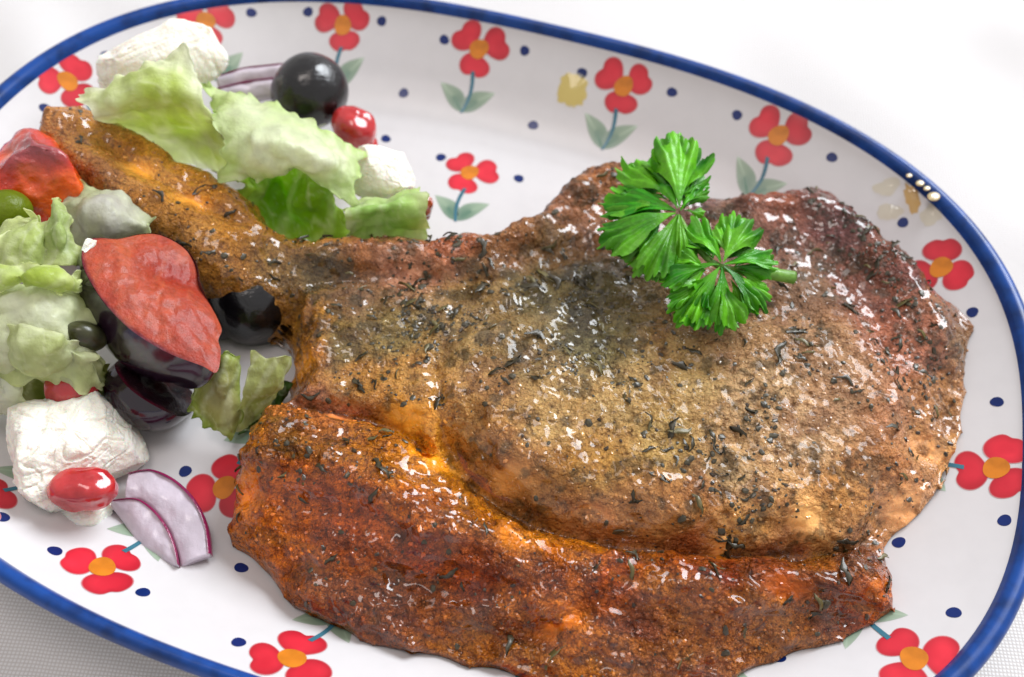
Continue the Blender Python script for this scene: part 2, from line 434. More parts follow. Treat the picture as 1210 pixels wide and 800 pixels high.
def flower(px, stem=None, k=1.0, leaves=True):
    c = px2plate(*px); sd = random.random() * 6
    if stem is not None:
        d = px2plate(*stem) - c
    else:
        g = plate_n(c[None, :2])[0]
        d = np.array([g[0], g[1], 0]) if math.hypot(g[0], g[1]) > 0.05 else np.array([-c[0], -c[1], 0.0])
    d = d / np.linalg.norm(d)
    fl = bpy.data.objects.new('painted_flower', None); fl.empty_display_size = 0.005
    COL.objects.link(fl); fl.location = c; fl.parent = PLATE
    base = random.uniform(-0.25, 0.25)
    for i in range(3):
        V, f = decal(bean(base + i * 2 * math.pi / 3, sd + i, k * random.uniform(.94, 1.06)), c, d, 0.00006 + 0.00001 * i)
        nS = len(V) // 6; rr = np.repeat(np.arange(6) / 5, nS)[:, None]
        tone = random.uniform(.85, 1.12); blot = (.5 + .5 * vnoise(V, 330, i + int(sd * 40)))[:, None]
        cc = lin((214, 46, 62)) * (1 - .55 * blot) + lin((176, 20, 40)) * .55 * blot; cc = cc * tone * (1 - .25 * sstep(.45, .8, rr))
        cc = np.where(rr > .99, cc * .45 + .55 * lin((205, 190, 192)), cc)
        put('petal', V, f, M['sage'], fl, cols=cc)
    V, f = decal(ell(0, 0, 0.0033 * k, 0.0030 * k, 0, seed=sd), c, d, 0.00013); put('flower_centre', V, f, M['orange'], fl)
    L = 0.0225 * k; bend = random.uniform(-.0015, .0015)
    s = np.linspace(0.0075 * k, L, 12); wd = 0.00052 * np.linspace(1.2, 0.8, 12)
    mid = bend * np.sin((s - s[0]) / (L - s[0]) * math.pi)
    S = np.vstack([np.stack([s, mid + wd], 1), np.stack([s, mid - wd], 1)[::-1]])
    # stem as a ribbon
    nrm = plate_n(c[None, :2])[0]; d3 = d - nrm * (d @ nrm); d3 /= np.linalg.norm(d3); e3 = np.cross(nrm, d3)
    W = c + S[:, :1] * d3 + S[:, 1:] * e3; W[:, 2] = plate_z(W[:, :2]); W += plate_n(W[:, :2]) * 0.00015
    n = 12; f = np.array([[i, 2 * n - 1 - i, 2 * n - 2 - i, i + 1] for i in range(n - 1)])
    if vnormals(W, f)[:, 2].mean() < 0: f = f[:, ::-1]
    put('stem', W, f, M['teal'], fl)
    if leaves:
        for sg in (1, -1):
            an = math.pi - sg * random.uniform(0.55, 0.85); ll = 0.0135 * k * random.uniform(.9, 1.1)
            u = np.linspace(0, 1, 18); hw = 0.0030 * k * np.sin(np.pi * u ** 0.8) ** 0.9
            xs = np.concatenate([u * ll, (u * ll)[::-1]]); ys = np.concatenate([hw, -hw[::-1]]) + 0.0012 * np.sin(np.pi * xs / ll) * sg
            S = np.stack([L - 0.0005 + xs * math.cos(an) - ys * math.sin(an), xs * math.sin(an) + ys * math.cos(an)], 1)
            V, f = decal(S, c, d, 0.00005, 4)
            tt = np.tile(np.concatenate([u, u[::-1]]), 5)[:, None]; rr = np.repeat(np.arange(5) / 4, len(S))[:, None]
            cc = lin((84, 116, 98)) * (1 - tt) + lin((142, 160, 138)) * tt
            cc = cc * (1 - rr ** 4 * .4) + lin((196, 198, 192)) * rr ** 4 * .4
            put('leaf', V, f, M['sage'], fl, cols=cc)
for px, st, k in [((80, 96), None, .95), ((243, 25), None, .95), ((405, 30), (402, 80), .95), ((566, 58), (542, 143), 1.0), ((737, 102), (712, 175), 1.0),
                  ((920, 160), (892, 215), 1.0), ((1112, 316), None, 1.0), ((1177, 553), (1118, 552), 1.0), ((1080, 778), (1030, 738), 1.0),
                  ((345, 778), (393, 730), 1.0), ((121, 670), (172, 632), 1.0), ((-30, 592), None, 1.0), ((555, 204), (538, 262), .92), ((265, 576), (300, 520), .95),
                  ((610, 835), (610, 780), 1.0), ((860, 850), (840, 790), 1.0)]:
    flower(px, st, k)
for (x, y) in [(53, 128), (125, 66), (194, 39), (297, 15), (364, 14), (451, 25), (525, 47), (620, 60), (477, 110), (456, 164), (630, 148), (521, 186), (613, 211), (688, 86), (794, 109),
               (871, 136), (983, 186), (1067, 263), (1149, 369), (1178, 475), (1187, 615), (1062, 641), (1127, 724), (920, 777), (219, 557), (285, 671), (282, 759), (169, 700), (65, 651), (3, 611), (300, 600)]:
    c = px2plate(x, y)
    V, f = decal(ell(0, 0, 0.00165, 0.00155, 0, 20, seed=x), c, np.array([1.0, 0, 0]), 0.00006, 3)
    put('painted_dot', V, f, M['dot'], PLATE)

# ------------------------------------------------------------------ the chop
ZT = 0.0290
def wpts(l, z=ZT):
    return np.array([P3(p[0], p[1], p[2] if len(p) > 2 else z) for p in l])
OUT = [(51, 168, .037), (49, 138, .039), (70, 120, .041), (118, 119, .041), (162, 137, .040), (206, 161, .039), (253, 189, .037), (297, 220, .035), (325, 256, .031), (370, 262, .027), (430, 268, .025),
       (490, 270, .024), (545, 268, .024), (600, 258, .024), (640, 236, .025), (668, 205, .027), (688, 184, .029), (720, 177, .029), (765, 182, .028), (815, 204, .026), (855, 215, .025), (905, 218, .024),
       (950, 212, .024), (988, 217, .024), (1013, 242, .024), (1046, 274, .023), (1079, 306, .022), (1108, 342, .021), (1128, 366, .020), (1139, 390, .018), (1138, 420, .017), (1133, 455, .016), (1129, 500, .015),
       (1117, 545, .013), (1100, 588, .012), (1070, 625, .012), (1046, 642, .012), (1049, 665, .018), (1051, 700, .016), (1040, 735, .012), (1005, 758, .010), (955, 772, .009), (900, 792, .009), (840, 814, .009), (740, 824, .009),
       (660, 817, .009), (590, 800, .009), (530, 784, .009), (478, 776, .009), (426, 764, .009), (386, 744, .009), (346, 712, .010), (312, 675, .011), (288, 645, .012), (270, 628, .014), (265, 596, .017), (269, 560, .018), (278, 532, .018),
       (296, 500, .019), (322, 470, .020), (340, 456, .019), (333, 440, .020), (339, 410, .021), (340, 380, .022), (336, 352, .026), (305, 342, .031), (272, 328, .033), (242, 316, .034), (211, 295, .035), (180, 275, .035), (144, 255, .036), (111, 230, .036), (82, 208, .036), (58, 186, .036)]
out3 = wpts(OUT); OUTW = catmull(out3[:, :2], 6, True)
def feat(XY, pts, amp, width, z=ZT):
    pl = catmull(wpts(pts, z)[:, :2], 6)
    return amp * np.exp(-(polydist(XY, pl, False) / width) ** 2)
CREASE = [(516, 425), (519, 470), (534, 512), (562, 552), (605, 584), (665, 610), (745, 625), (850, 633), (950, 634), (1028, 622), (1068, 596)]
STRIP_POLY = wpts([(325, 452), (380, 462), (440, 474), (492, 500), (535, 540), (600, 584), (665, 610), (745, 625), (850, 633), (950, 634), (1028, 624), (1075, 640), (1200, 950), (100, 950), (150, 452)])[:, :2]
COLPTS = [  # px, py, z, srgb of the roasted surface
    (70, 155, .039, (168, 112, 62)), (110, 160, .040, (176, 120, 52)), (110, 200, .038, (142, 92, 58)), (165, 180, .040, (196, 134, 44)), (165, 240, .037, (146, 98, 50)), (230, 220, .038, (190, 126, 44)),
    (215, 260, .036, (150, 104, 50)), (280, 250, .034, (176, 118, 44)), (270, 310, .034, (150, 100, 40)), (320, 300, .032, (120, 92, 48)), (320, 340, .030, (150, 100, 42)), (380, 275, .028, (178, 116, 50)),
    (370, 310, .028, (104, 82, 48)), (440, 285, .027, (156, 96, 56)), (480, 310, .027, (186, 130, 106)), (520, 285, .027, (166, 92, 60)), (600, 275, .026, (140, 92, 58)), (650, 240, .027, (150, 98, 72)), (690, 200, .029, (170, 104, 56)),
    (740, 195, .029, (160, 98, 52)), (700, 250, .029, (150, 98, 72)), (660, 280, .028, (120, 88, 56)), (420, 340, .028, (122, 88, 62)), (360, 370, .026, (168, 112, 34)), (350, 420, .024, (196, 124, 28)), (400, 400, .028, (120, 96, 54)),
    (470, 380, .030, (128, 106, 66)), (420, 450, .026, (174, 120, 58)), (480, 440, .028, (178, 126, 66)), (560, 340, .030, (136, 104, 62)), (540, 390, .030, (156, 122, 78)), (640, 340, .030, (106, 90, 58)), (700, 330, .030, (96, 84, 56)),
    (700, 400, .031, (110, 98, 66)), (620, 420, .031, (140, 112, 74)), (580, 470, .031, (176, 128, 74)), (640, 500, .031, (180, 140, 88)), (720, 480, .031, (176, 140, 92)), (800, 440, .031, (168, 134, 88)), (780, 520, .030, (178, 142, 88)),
    (700, 560, .029, (178, 128, 62)), (600, 540, .029, (168, 112, 58)), (620, 585, .026, (150, 98, 48)), (700, 605, .026, (166, 108, 62)), (800, 600, .027, (176, 116, 62)), (880, 560, .029, (184, 144, 104)), (900, 480, .031, (180, 142, 106)), (950, 520, .030, (186, 146, 112)),
    (880, 400, .031, (168, 128, 94)), (960, 420, .030, (166, 124, 94)), (1000, 470, .029, (172, 128, 98)), (960, 330, .030, (128, 94, 74)), (860, 260, .028, (138, 98, 82)), (830, 225, .028, (132, 94, 86)), (920, 240, .028, (146, 84, 66)), (960, 240, .027, (116, 64, 54)),
    (1000, 270, .027, (104, 54, 54)), (1040, 300, .026, (124, 74, 62)), (1010, 330, .028, (128, 78, 66)), (1080, 340, .025, (116, 62, 56)), (1060, 380, .027, (166, 96, 74)), (1080, 430, .026, (176, 108, 86)), (1110, 380, .023, (140, 92, 64)), (1125, 420, .019, (134, 96, 66)),
    (1060, 490, .027, (176, 120, 92)), (1110, 480, .019, (168, 116, 72)), (1100, 540, .017, (196, 136, 70)), (1060, 560, .023, (186, 122, 78)), (1070, 600, .015, (204, 146, 100)), (1000, 580, .027, (192, 132, 74)), (960, 610, .025, (206, 150, 92)), (880, 620, .025, (196, 136, 72)),
    (350, 480, .026, (168, 100, 70)), (400, 485, .027, (176, 104, 90)), (340, 520, .026, (120, 76, 46)), (390, 530, .027, (126, 74, 44)), (440, 520, .027, (150, 88, 44)), (480, 490, .026, (190, 124, 34)), (505, 540, .025, (206, 132, 26)), (460, 560, .026, (170, 104, 44)),
    (285, 550, .019, (186, 112, 26)), (280, 600, .017, (190, 104, 16)), (330, 580, .023, (184, 96, 18)), (380, 600, .024, (180, 92, 24)), (430, 620, .023, (162, 78, 26)), (500, 610, .025, (176, 96, 34)), (330, 640, .015, (176, 94, 22)), (400, 660, .018, (150, 74, 24)),
    (380, 700, .012, (150, 82, 36)), (500, 660, .021, (156, 72, 26)), (560, 610, .025, (180, 108, 44)), (610, 640, .025, (200, 120, 28)), (560, 690, .018, (150, 70, 28)), (480, 720, .011, (124, 66, 44)), (560, 750, .010, (128, 70, 40)), (640, 690, .020, (172, 92, 32)), (700, 640, .025, (178, 104, 56)),
    (720, 690, .020, (162, 78, 32)), (650, 740, .013, (176, 98, 28)), (620, 775, .010, (120, 66, 40)), (760, 750, .012, (118, 66, 56)), (820, 650, .025, (160, 84, 42)), (840, 700, .019, (140, 58, 26)), (830, 760, .011, (116, 66, 58)), (900, 660, .024, (128, 64, 48)), (920, 700, .019, (136, 68, 36)),
    (960, 650, .024, (140, 76, 50)), (1010, 660, .022, (112, 66, 56)), (980, 710, .016, (128, 64, 38)), (900, 760, .010, (112, 68, 58)), (1035, 705, .016, (170, 88, 34)), (1020, 740, .011, (150, 74, 30)), (960, 755, .010, (128, 76, 60))]
def colour_at(XY):
    W = np.array([P3(a, b, z)[:2] for a, b, z, c in COLPTS]); C = lin(np.array([c for *_, c in COLPTS]))
    num = np.zeros((len(XY), 3)); den = np.zeros(len(XY))
    for wpt, cc in zip(W, C):
        d2 = (XY[:, 0] - wpt[0]) ** 2 + (XY[:, 1] - wpt[1]) ** 2
        k = 1 / (d2 + 9e-6) ** 2.2
        num += k[:, None] * cc; den += k
    return num / den[:, None]

FATPTS = [(505, 545, .025, .0045), (480, 490, .026, .004), (612, 640, .025, .0035), (865, 645, .025, .0032), (650, 745, .013, .005), (285, 585, .018, .005), (950, 612, .025, .004), (1075, 605, .015, .006), (350, 420, .024, .003), (605, 560, .028, .004), (700, 610, .026, .003), (480, 310, .027, .003), (160, 185, .041, .003), (225, 222, .039, .0028), (1090, 540, .017, .004), (400, 488, .027, .003), (920, 705, .018, .004), (1035, 708, .016, .003)]
def density(V):
    """herbs lie thickest along the top edge, the left half of the eye and the right rim"""
    p = w2px(V)
    D = 0.25 + np.zeros(len(V))
    for x, y, r, a in ((420, 310, 90, 1.0), (660, 340, 110, 1.1), (500, 360, 90, .8), (1010, 290, 80, 1.4), (900, 480, 150, .6), (1080, 420, 60, .8), (340, 315, 55, .6), (360, 530, 80, .6), (960, 670, 80, .9), (700, 200, 60, .4), (850, 570, 120, .4), (470, 680, 90, .35), (200, 250, 120, .1)):
        D += a * np.exp(-((p[:, 0] - x) ** 2 + (p[:, 1] - y) ** 2) / r ** 2)
    return D
def build_chop():
    step = 0.00042
    lo = OUTW.min(0) - 0.012; hi = OUTW.max(0) + 0.012
    nx = int((hi[0] - lo[0]) / step); ny = int((hi[1] - lo[1]) / step)
    X, Y = np.meshgrid(lo[0] + np.arange(nx) * step, lo[1] + np.arange(ny) * step, indexing='ij')
    XY = np.stack([X.ravel(), Y.ravel()], 1)
    d = polydist(XY, OUTW) * np.where(inpoly(XY, OUTW), 1, -1)
    XY0 = np.stack([XY[:, 0], XY[:, 1], np.zeros(len(XY))], 1)
    d = d + 0.0010 * fbm(XY0, 160, 3, 3)
    # rib mask
    j = P3(350, 306, .030)[:2]; tip = P3(60, 155, .039)[:2]; ax = (tip - j); LR = np.linalg.norm(ax); ax /= LR
    tr = (XY - j) @ ax
    mr = sstep(-0.004, 0.016, tr)
    G0 = d.reshape(nx, ny); gy0 = np.gradient(G0, step, axis=1).ravel()
    stp = inpoly(XY, STRIP_POLY)
    fr = sstep(-0.1, 0.6, gy0) * stp
    fr = fr.reshape(nx, ny)
    for _ in range(3):
        k_ = 22; cs = np.cumsum(np.pad(fr, ((k_ + 1, k_), (0, 0)), 'edge'), 0); fr = (cs[2 * k_ + 1:] - cs[:-2 * k_ - 1]) / (2 * k_ + 1)
        cs = np.cumsum(np.pad(fr, ((0, 0), (k_ + 1, k_)), 'edge'), 1); fr = (cs[:, 2 * k_ + 1:] - cs[:, :-2 * k_ - 1]) / (2 * k_ + 1)
    fr = fr.ravel()
    r = 0.0100 * (1 - mr) + 0.0062 * mr + 0.0045 * fr + 0.0085 * np.exp(-(((XY - P3(1080, 570, .014)[:2]) ** 2).sum(1)) / 0.020 ** 2) * (1 - stp)
    ext = 0.50 * r; R = r + ext
    dp = d + ext
    keepv = dp > 0
    I = np.arange(nx * ny).reshape(nx, ny)
    q = gridfaces(nx, ny)
    anyin = keepv[q].any(1); q = q[anyin]
    G = d.reshape(nx, ny); gx, gy = np.gradient(G, step); gx, gy = gx.ravel(), gy.ravel()
    gn = np.maximum(np.hypot(gx, gy), 1e-6); gx, gy = gx / gn, gy / gn
    dpc = np.clip(dp, 0, R)
    th = dpc / R * (math.pi / 2)
    dt = r * (1 - np.cos(th))
    shift = np.where(dp < R, dt - d, 0.0)
    ctr = q[:, 0]
    pos = XY + np.stack([gx * shift, gy * shift], 1)
    el = np.maximum(np.linalg.norm(pos[q[:, 0]] - pos[q[:, 2]], axis=1), np.linalg.norm(pos[q[:, 1]] - pos[q[:, 3]], axis=1))
    near = polydist(pos[np.unique(q)], OUTW) * np.where(inpoly(pos[np.unique(q)], OUTW), 1, -1)
    far_ = np.zeros(nx * ny, bool); far_[np.unique(q)] = near < -0.0022
    q = q[(el < 0.004) & ~far_[q].any(1)]
    used = np.unique(q)
    rem = np.full(nx * ny, -1); rem[used] = np.arange(len(used)); q = rem[q]
    XYn = XY[used] + np.stack([gx * shift, gy * shift], 1)[used]
    mr = mr[used]; th = th[used]; tr = tr[used]; din = np.maximum(d[used], 0)
    zb = np.maximum(plate_z(XYn), 0.0055) * 1.0 + 0.0004 + mr * (0.0125 + 0.008 * np.clip(tr / LR, 0, 1))
    A = XYn
    H = 0.0195 + np.zeros(len(A))
    mb = 1 - mr; strip0 = fr[used]
    # eye of the loin domes up; crease, strip, ridges
    H += mb * feat(A, [(640, 470), (760, 480), (900, 450), (980, 430)], 0.0070, 0.030)
    H -= mb * (feat(A, CREASE[2:], 0.0052, 0.0075) + feat(A, CREASE[2:], 0.0020, 0.0040) + feat(A, CREASE[3:], 0.0024, 0.0018) + feat(A, CREASE[:4], 0.0016, 0.0022))
    below = polydist(A, STRIP_POLY) * np.where(inpoly(A, STRIP_POLY), 1, -1)
    H -= mb * 0.0022 * sstep(-0.0016, 0.0004, below) * sstep(0.03, 0.004, below) * feat(A, CREASE[4:], 1.0, 0.02)
    H -= mb * feat(A, [(516, 425), (532, 395), (575, 372), (620, 362)], 0.0014, 0.0025)
    H += mb * feat(A, [(560, 470), (590, 530), (650, 570), (740, 595), (850, 600), (960, 590)], 0.0012, 0.006)
    H += mb * feat(A, [(320, 510), (430, 570), (540, 620), (660, 650), (780, 668), (900, 666), (1020, 664)], 0.0056, 0.0085)
    H -= mb * feat(A, [(345, 458), (420, 474), (470, 492), (500, 520)], 0.0058, 0.0026)
    H -= mb * feat(A, [(455, 545), (520, 590), (580, 610)], 0.0012, 0.003)
    H -= mb * feat(A, [(560, 640), (620, 648), (680, 652)], 0.0018, 0.0035)
    H -= mb * feat(A, [(820, 650), (880, 655)], 0.0015, 0.003)
    H -= mb * feat(A, [(470, 690, .02), (560, 705, .02), (700, 690, .02), (780, 690, .02)], 0.0022, 0.0035)
    H += mb * feat(A, [(540, 720, .017), (640, 722, .018), (720, 700, .018)], 0.0018, 0.004)
    H -= mb * feat(A, [(520, 770, .012), (640, 755, .012), (720, 720, .014)], 0.0030, 0.005)
    H -= mb * feat(A, [(370, 318), (440, 316), (520, 318), (580, 318)], 0.0032, 0.0026)
    H += mb * feat(A, [(340, 285), (430, 288), (540, 285), (620, 262), (670, 225)], 0.0045, 0.0058)
    H += mb * feat(A, [(690, 205), (735, 200)], 0.0050, 0.009)
    H -= mb * feat(A, [(600, 310), (660, 290), (720, 290), (790, 270)], 0.0020, 0.005)
    H += mb * feat(A, [(890, 240), (970, 240), (1030, 285), (1085, 345), (1110, 395)], 0.0050, 0.0065)
    H -= mb * feat(A, [(860, 285), (950, 290), (1010, 345), (1045, 405)], 0.0016, 0.005)
    H -= mb * feat(A, [(1045, 405), (1075, 470), (1085, 520)], 0.0014, 0.004)
    H -= mb * feat(A, [(1060, 630, .018), (1090, 560, .018), (1115, 470, .019)], 0.0040, 0.010)
    H -= mb * feat(A, [(480, 400), (430, 420), (390, 430)], 0.0016, 0.008)
    H -= mb * 0.0050 * strip0 * sstep(0.032, 0.004, din)
    H = H * (1 - mr) + mr * (0.0125)
    H += mr * feat(A, [(100, 175, .04), (180, 222, .039), (260, 270, .036)], 0.0018, 0.005)
    H -= mr * feat(A, [(120, 158, .041), (160, 185, .041), (215, 218, .039), (280, 252, .036)], 0.0016, 0.0022)
    zt = (0.0060 + H) * (1 - mr) + (zb + H) * mr
    zt = np.maximum(zt, zb + 0.004)
    Z = zb + (zt - zb) * np.sin(th)
    V = np.stack([XYn[:, 0], XYn[:, 1], Z], 1)
    # relax the skirt so the ragged outline carries no spikes
    wq = (sstep(1.1, 0.3, th) * (1 - .8 * mr))[:, None]
    for _ in range(14):
        acc = np.zeros_like(V); cnt = np.zeros(len(V))
        for a_, b_ in ((0, 1), (1, 2), (2, 3), (3, 0)):
            for i_, j_ in ((a_, b_), (b_, a_)):
                cnt += np.bincount(q[:, i_], minlength=len(V))
                for ax_i in range(3): acc[:, ax_i] += np.bincount(q[:, i_], V[q[:, j_], ax_i], len(V))
        V = V * (1 - .6 * wq) + .6 * wq * acc / np.maximum(cnt, 1)[:, None]
    XYn = V[:, :2]
    N = vnormals(V, q)
    if N[:, 2].mean() < 0: q = q[:, ::-1]; N = -N
    # crust relief
    strip = inpoly(XYn, STRIP_POLY).astype(float)
    up = sstep(0.05, 0.5, th)
    disp = 0.0010 * fbm(V, 100, 11, 3) + 0.00045 * fbm(V, 330, 21, 2)
    bub = vnoise(V, 620, 31)
    bmask = sstep(-0.2, 0.4, vnoise(V, 90, 37))
    disp += 0.00055 * np.maximum(bub - 0.12, 0) * (0.35 + 0.9 * bmask) * (1 - .7 * mr)
    # fibres along the strip
    sd_ = V @ np.array([0.98, -0.2, 0]); tdd = V @ np.array([0.2, 0.98, 0.3])
    disp *= 1 - .45 * mr
    disp += strip * 0.0008 * fbm(np.stack([sd_ * .25, tdd, V[:, 2] * .3], 1), 230, 45, 2)
    V = V + N * (disp * up)[:, None]
    N = vnormals(V, q)
    cols = colour_at(XYn + 0.0020 * np.stack([fbm(V, 150, 61, 3), fbm(V, 150, 67, 3)], 1))
    cav = np.clip(disp / 0.0012, -1, 1)[:, None]
    cols = cols * (1 + 0.12 * fbm(V, 200, 71, 3))[:, None]
    # patches of char
    char = sstep(0.45, 0.9, fbm(V, 130, 83, 3) + 0.35 * sstep(0.02, 0.0, np.abs(din - 0.008)) * 0)
    cols = cols * (1 - 0.35 * char[:, None] * np.array([0.8, 1.0, 1.0]))
    # wet herb paste: dark olive mottling where the seasoning lies thick
    dn = density(V)
    paste = sstep(0.05, 0.55, fbm(V, 230, 91, 4, .6) + 0.30 * np.minimum(dn, 1.6) - 0.42)[:, None] * (0.62 * (th > .6) * (1 - .75 * mr) * (1 - .45 * strip))[:, None]
    cols = cols * (1 - paste) + lin((58, 50, 34)) * paste
    lum = cols @ np.array([.3, .55, .15]); cols = np.clip(lum[:, None] + (0.98 + .24 * strip)[:, None] * (cols - lum[:, None]), 0.004, 1) * (1.34 + .16 * strip)[:, None] * (np.array([1.0, 1.05, 0.95]) + strip[:, None] * np.array([.0, .16, -.12]))
    cols = cols * (1 + .30 * mr)[:, None]
    st1 = fbm(np.stack([sd_ * .16, tdd, V[:, 2] * .2], 1), 150, 46, 4)
    amber = lin((206, 124, 30)); brown = lin((132, 62, 24))
    ks = (strip * .55 * sstep(0.0, .45, st1))[:, None]; kb = (strip * .5 * sstep(-.05, -.5, st1))[:, None]
    cols = cols * (1 - ks) + amber * ks; cols = cols * (1 - kb) + brown * kb
    kr = (mr * .45)[:, None]; cols = cols * (1 - kr) + lin((190, 124, 44)) * kr
    c0 = P3(1082, 575, .014)[:2]; kf = (.75 * np.exp(-(((XYn - c0) / np.array([.011, .020])) ** 2).sum(1)) * (1 - strip))[:, None]
    cols = cols * (1 - kf) + lin((206, 148, 98)) * kf
    fat = np.zeros(len(V))
    for x, y, z, rx in FATPTS:
        c0 = P3(x, y, z)[:2]; fat = np.maximum(fat, np.exp(-(((XYn[:, 0] - c0[0]) / (rx * 1.7)) ** 2 + ((XYn[:, 1] - c0[1]) / rx) ** 2) ** 2))
    fat = fat * sstep(-.55, .1, fbm(V, 160, 95, 2))
    cols = np.column_stack([cols * (1 + .25 * fat)[:, None], fat])
    # the right of the eye is drier than the basted left and the strip
    dry = np.zeros(len(V))
    for x, y, rr_ in ((820, 470, .030), (930, 450, .034), (760, 500, .022), (960, 560, .02), (900, 350, .02)):
        c0 = P3(x, y, .03)[:2]; dry = np.maximum(dry, np.exp(-((XYn[:, 0] - c0[0]) ** 2 + (XYn[:, 1] - c0[1]) ** 2) / rr_ ** 2))
    dry = dry * (1 - strip)
    gloss = 1 - .6 * sstep(.25, .8, dry + .2 * fbm(V, 120, 99, 2)); grain = .5 + .8 * strip + .1 * mr
    # bottom face closes the body
    nb = len(V)
    Vb = V.copy(); edge = sstep(0.0, 0.35, th)
    Vb[:, 2] = zb + 0.0005 * edge
    rib = mr > 0.5
    part = np.where(mr > 0.5, 2, np.where(strip > 0.5, 1, 0))
    fp = part[q[:, 0]]
    base = np.array([*P3(700, 500, 0.006)[:2], 0.0059])
    root = thing('pork_chop', base, 'glossy roasted bone-in chop crusted with dried herbs, its rib bone over the salad', 'chop')
    for pid, nm, lb in ((0, 'loin_eye', 'tan herb-crusted eye of the loin'), (1, 'fat_strip', 'amber crisped strip of fat along the near edge'), (2, 'rib_bone', 'golden brown rib bone end')):
        qq = q[fp == pid]
        u = np.unique(qq); rm = np.full(nb, -1); rm[u] = np.arange(len(u))
        ob = put(nm, V[u], rm[qq], M['meat'], root, cols=cols[u], label=lb, normals=N[u]); set_float(ob.data, 'Gloss', gloss[u]); set_float(ob.data, 'Grain', grain[u])
    qd = q[:, ::-1]
    ob = put('underside', Vb, qd, M['meat'], root, cols=cols); set_float(ob.data, 'Gloss', gloss); set_float(ob.data, 'Grain', grain)
    return root, base, V, N, th, mr, strip, cols
CHOP, CBASE, CV, CN, CTH, CMR, CSTRIP, CCOL = build_chop()

# nearest-vertex lookup of the chop surface
_o = CBASE
def chop_top(xy):
    i = np.argmin((CV[:, 0] - xy[0]) ** 2 + (CV[:, 1] - xy[1]) ** 2); return i

# ---- dried thyme leaves and pepper
def leaf_mesh(name, curl, tw, mat):
    n = 6; u = np.linspace(0, 1, n)
    hw = 0.115 * np.sin(np.pi * (0.08 + 0.88 * u)) ** 0.8
    x = u - 0.5; z = curl * (0.25 - (u - 0.5) ** 2) * 1.2
    y = tw * np.sin(u * 3)
    hw = hw * (1 + .35 * np.sin(u * 17 + curl * 9)); y = y + .05 * np.sin(u * 9 + tw * 40)
    V = np.vstack([np.stack([x, y - hw, z + 0.04], 1), np.stack([x, y, z - 0.02], 1), np.stack([x, y + hw, z + 0.04], 1), np.stack([x, y, z - 0.07], 1)])
    f = []
    for i in range(n - 1):
        f += [(i, i + 1, n + i + 1, n + i), (n + i, n + i + 1, 2 * n + i + 1, 2 * n + i), (2 * n + i, 2 * n + i + 1, 3 * n + i + 1, 3 * n + i), (3 * n + i, 3 * n + i + 1, i + 1, i)]
    me = mesh_np(name, V, np.array(f)[:, ::-1]); me.materials.append(mat); return me
LEAF = [leaf_mesh('thyme_leaf', c, t, M[k]) for c, t, k in ((0.5, 0.05, 'herb1'), (-0.2, 0.1, 'herb1'), (0.9, -0.08, 'herb1'), (0.3, 0.15, 'herb2'), (0.1, -0.05, 'herb1'), (0.6, 0.0, 'herb2'), (-0.5, 0.2, 'herb2'), (0.2, 0.25, 'herb1'))]
def scatter(n, sel, wts):
    pr = wts * sel; pr = pr / pr.sum()
    return RNG.choice(len(CV), n, replace=False, p=pr)
top = (CN[:, 2] > 0.2) & (CTH > 0.5)
DEN = density(CV)
for k, i in enumerate(scatter(290, top, DEN * (.25 + sstep(-.3, .5, fbm(CV, 90, 123, 3))))):
    me = LEAF[RNG.integers(len(LEAF))]
    o = bpy.data.objects.new('thyme_leaf', me); COL.objects.link(o); o.parent = CHOP
    n = Vector(CN[i]); q = n.to_track_quat('Z', 'X').to_matrix().to_4x4()
    L = RNG.uniform(0.0026, 0.0050) if RNG.random() < 0.8 else RNG.uniform(0.005, 0.0072)
    o.matrix_local = Matrix.Translation(Vector(CV[i] - CBASE + CN[i] * L * 0.035)) @ q @ Matrix.Rotation(RNG.uniform(0, 6.28), 4, 'Z') @ Matrix.Rotation(RNG.normal(0, .18), 4, 'Y') @ Matrix.Rotation(RNG.normal(0, .3), 4, 'X') @ Matrix.Scale(L, 4)
def grains(name, n, size, mat, wts, cols=None, flat=0.7, sink=0.15, seed=1):
    idx = scatter(n, top, wts)
    phi = (1 + 5 ** .5) / 2
    IV = np.array([(-1, phi, 0), (1, phi, 0), (-1, -phi, 0), (1, -phi, 0), (0, -1, phi), (0, 1, phi), (0, -1, -phi), (0, 1, -phi), (phi, 0, -1), (phi, 0, 1), (-phi, 0, -1), (-phi, 0, 1)]) / 1.9
    IF = np.array([(0, 11, 5), (0, 5, 1), (0, 1, 7), (0, 7, 10), (0, 10, 11), (1, 5, 9), (5, 11, 4), (11, 10, 2), (10, 7, 6), (7, 1, 8), (3, 9, 4), (3, 4, 2), (3, 2, 6), (3, 6, 8), (3, 8, 9), (4, 9, 5), (2, 4, 11), (6, 2, 10), (8, 6, 7), (9, 8, 1)])
    allV = []; allF = []; allC = []
    for k, i in enumerate(idx):
        s = size[0] + (size[1] - size[0]) * RNG.random() ** 2.2
        q = np.array(Vector(CN[i]).to_track_quat('Z', 'X').to_matrix())
        a = RNG.uniform(0, 6.28); rz = np.array([[math.cos(a), -math.sin(a), 0], [math.sin(a), math.cos(a), 0], [0, 0, 1]])
        P = IV * (1 + RNG.uniform(-.28, .28, (12, 1))) * np.array([RNG.uniform(.8, 1.7), 1, flat]) * s
        allV.append((P @ rz.T) @ q.T + CV[i] + CN[i] * s * sink); allF.append(IF + 12 * k)
        if cols is not None: allC.append(np.repeat(cols[i][None, :3], 12, 0) * RNG.uniform(.6, 1.5))
    put(name, np.vstack(allV), np.vstack(allF), mat, CHOP, cols=np.vstack(allC) if cols is not None else None, kind='stuff', smooth=False)
CLUMP = sstep(-.2, .6, fbm(CV, 90, 123, 3)) + .12
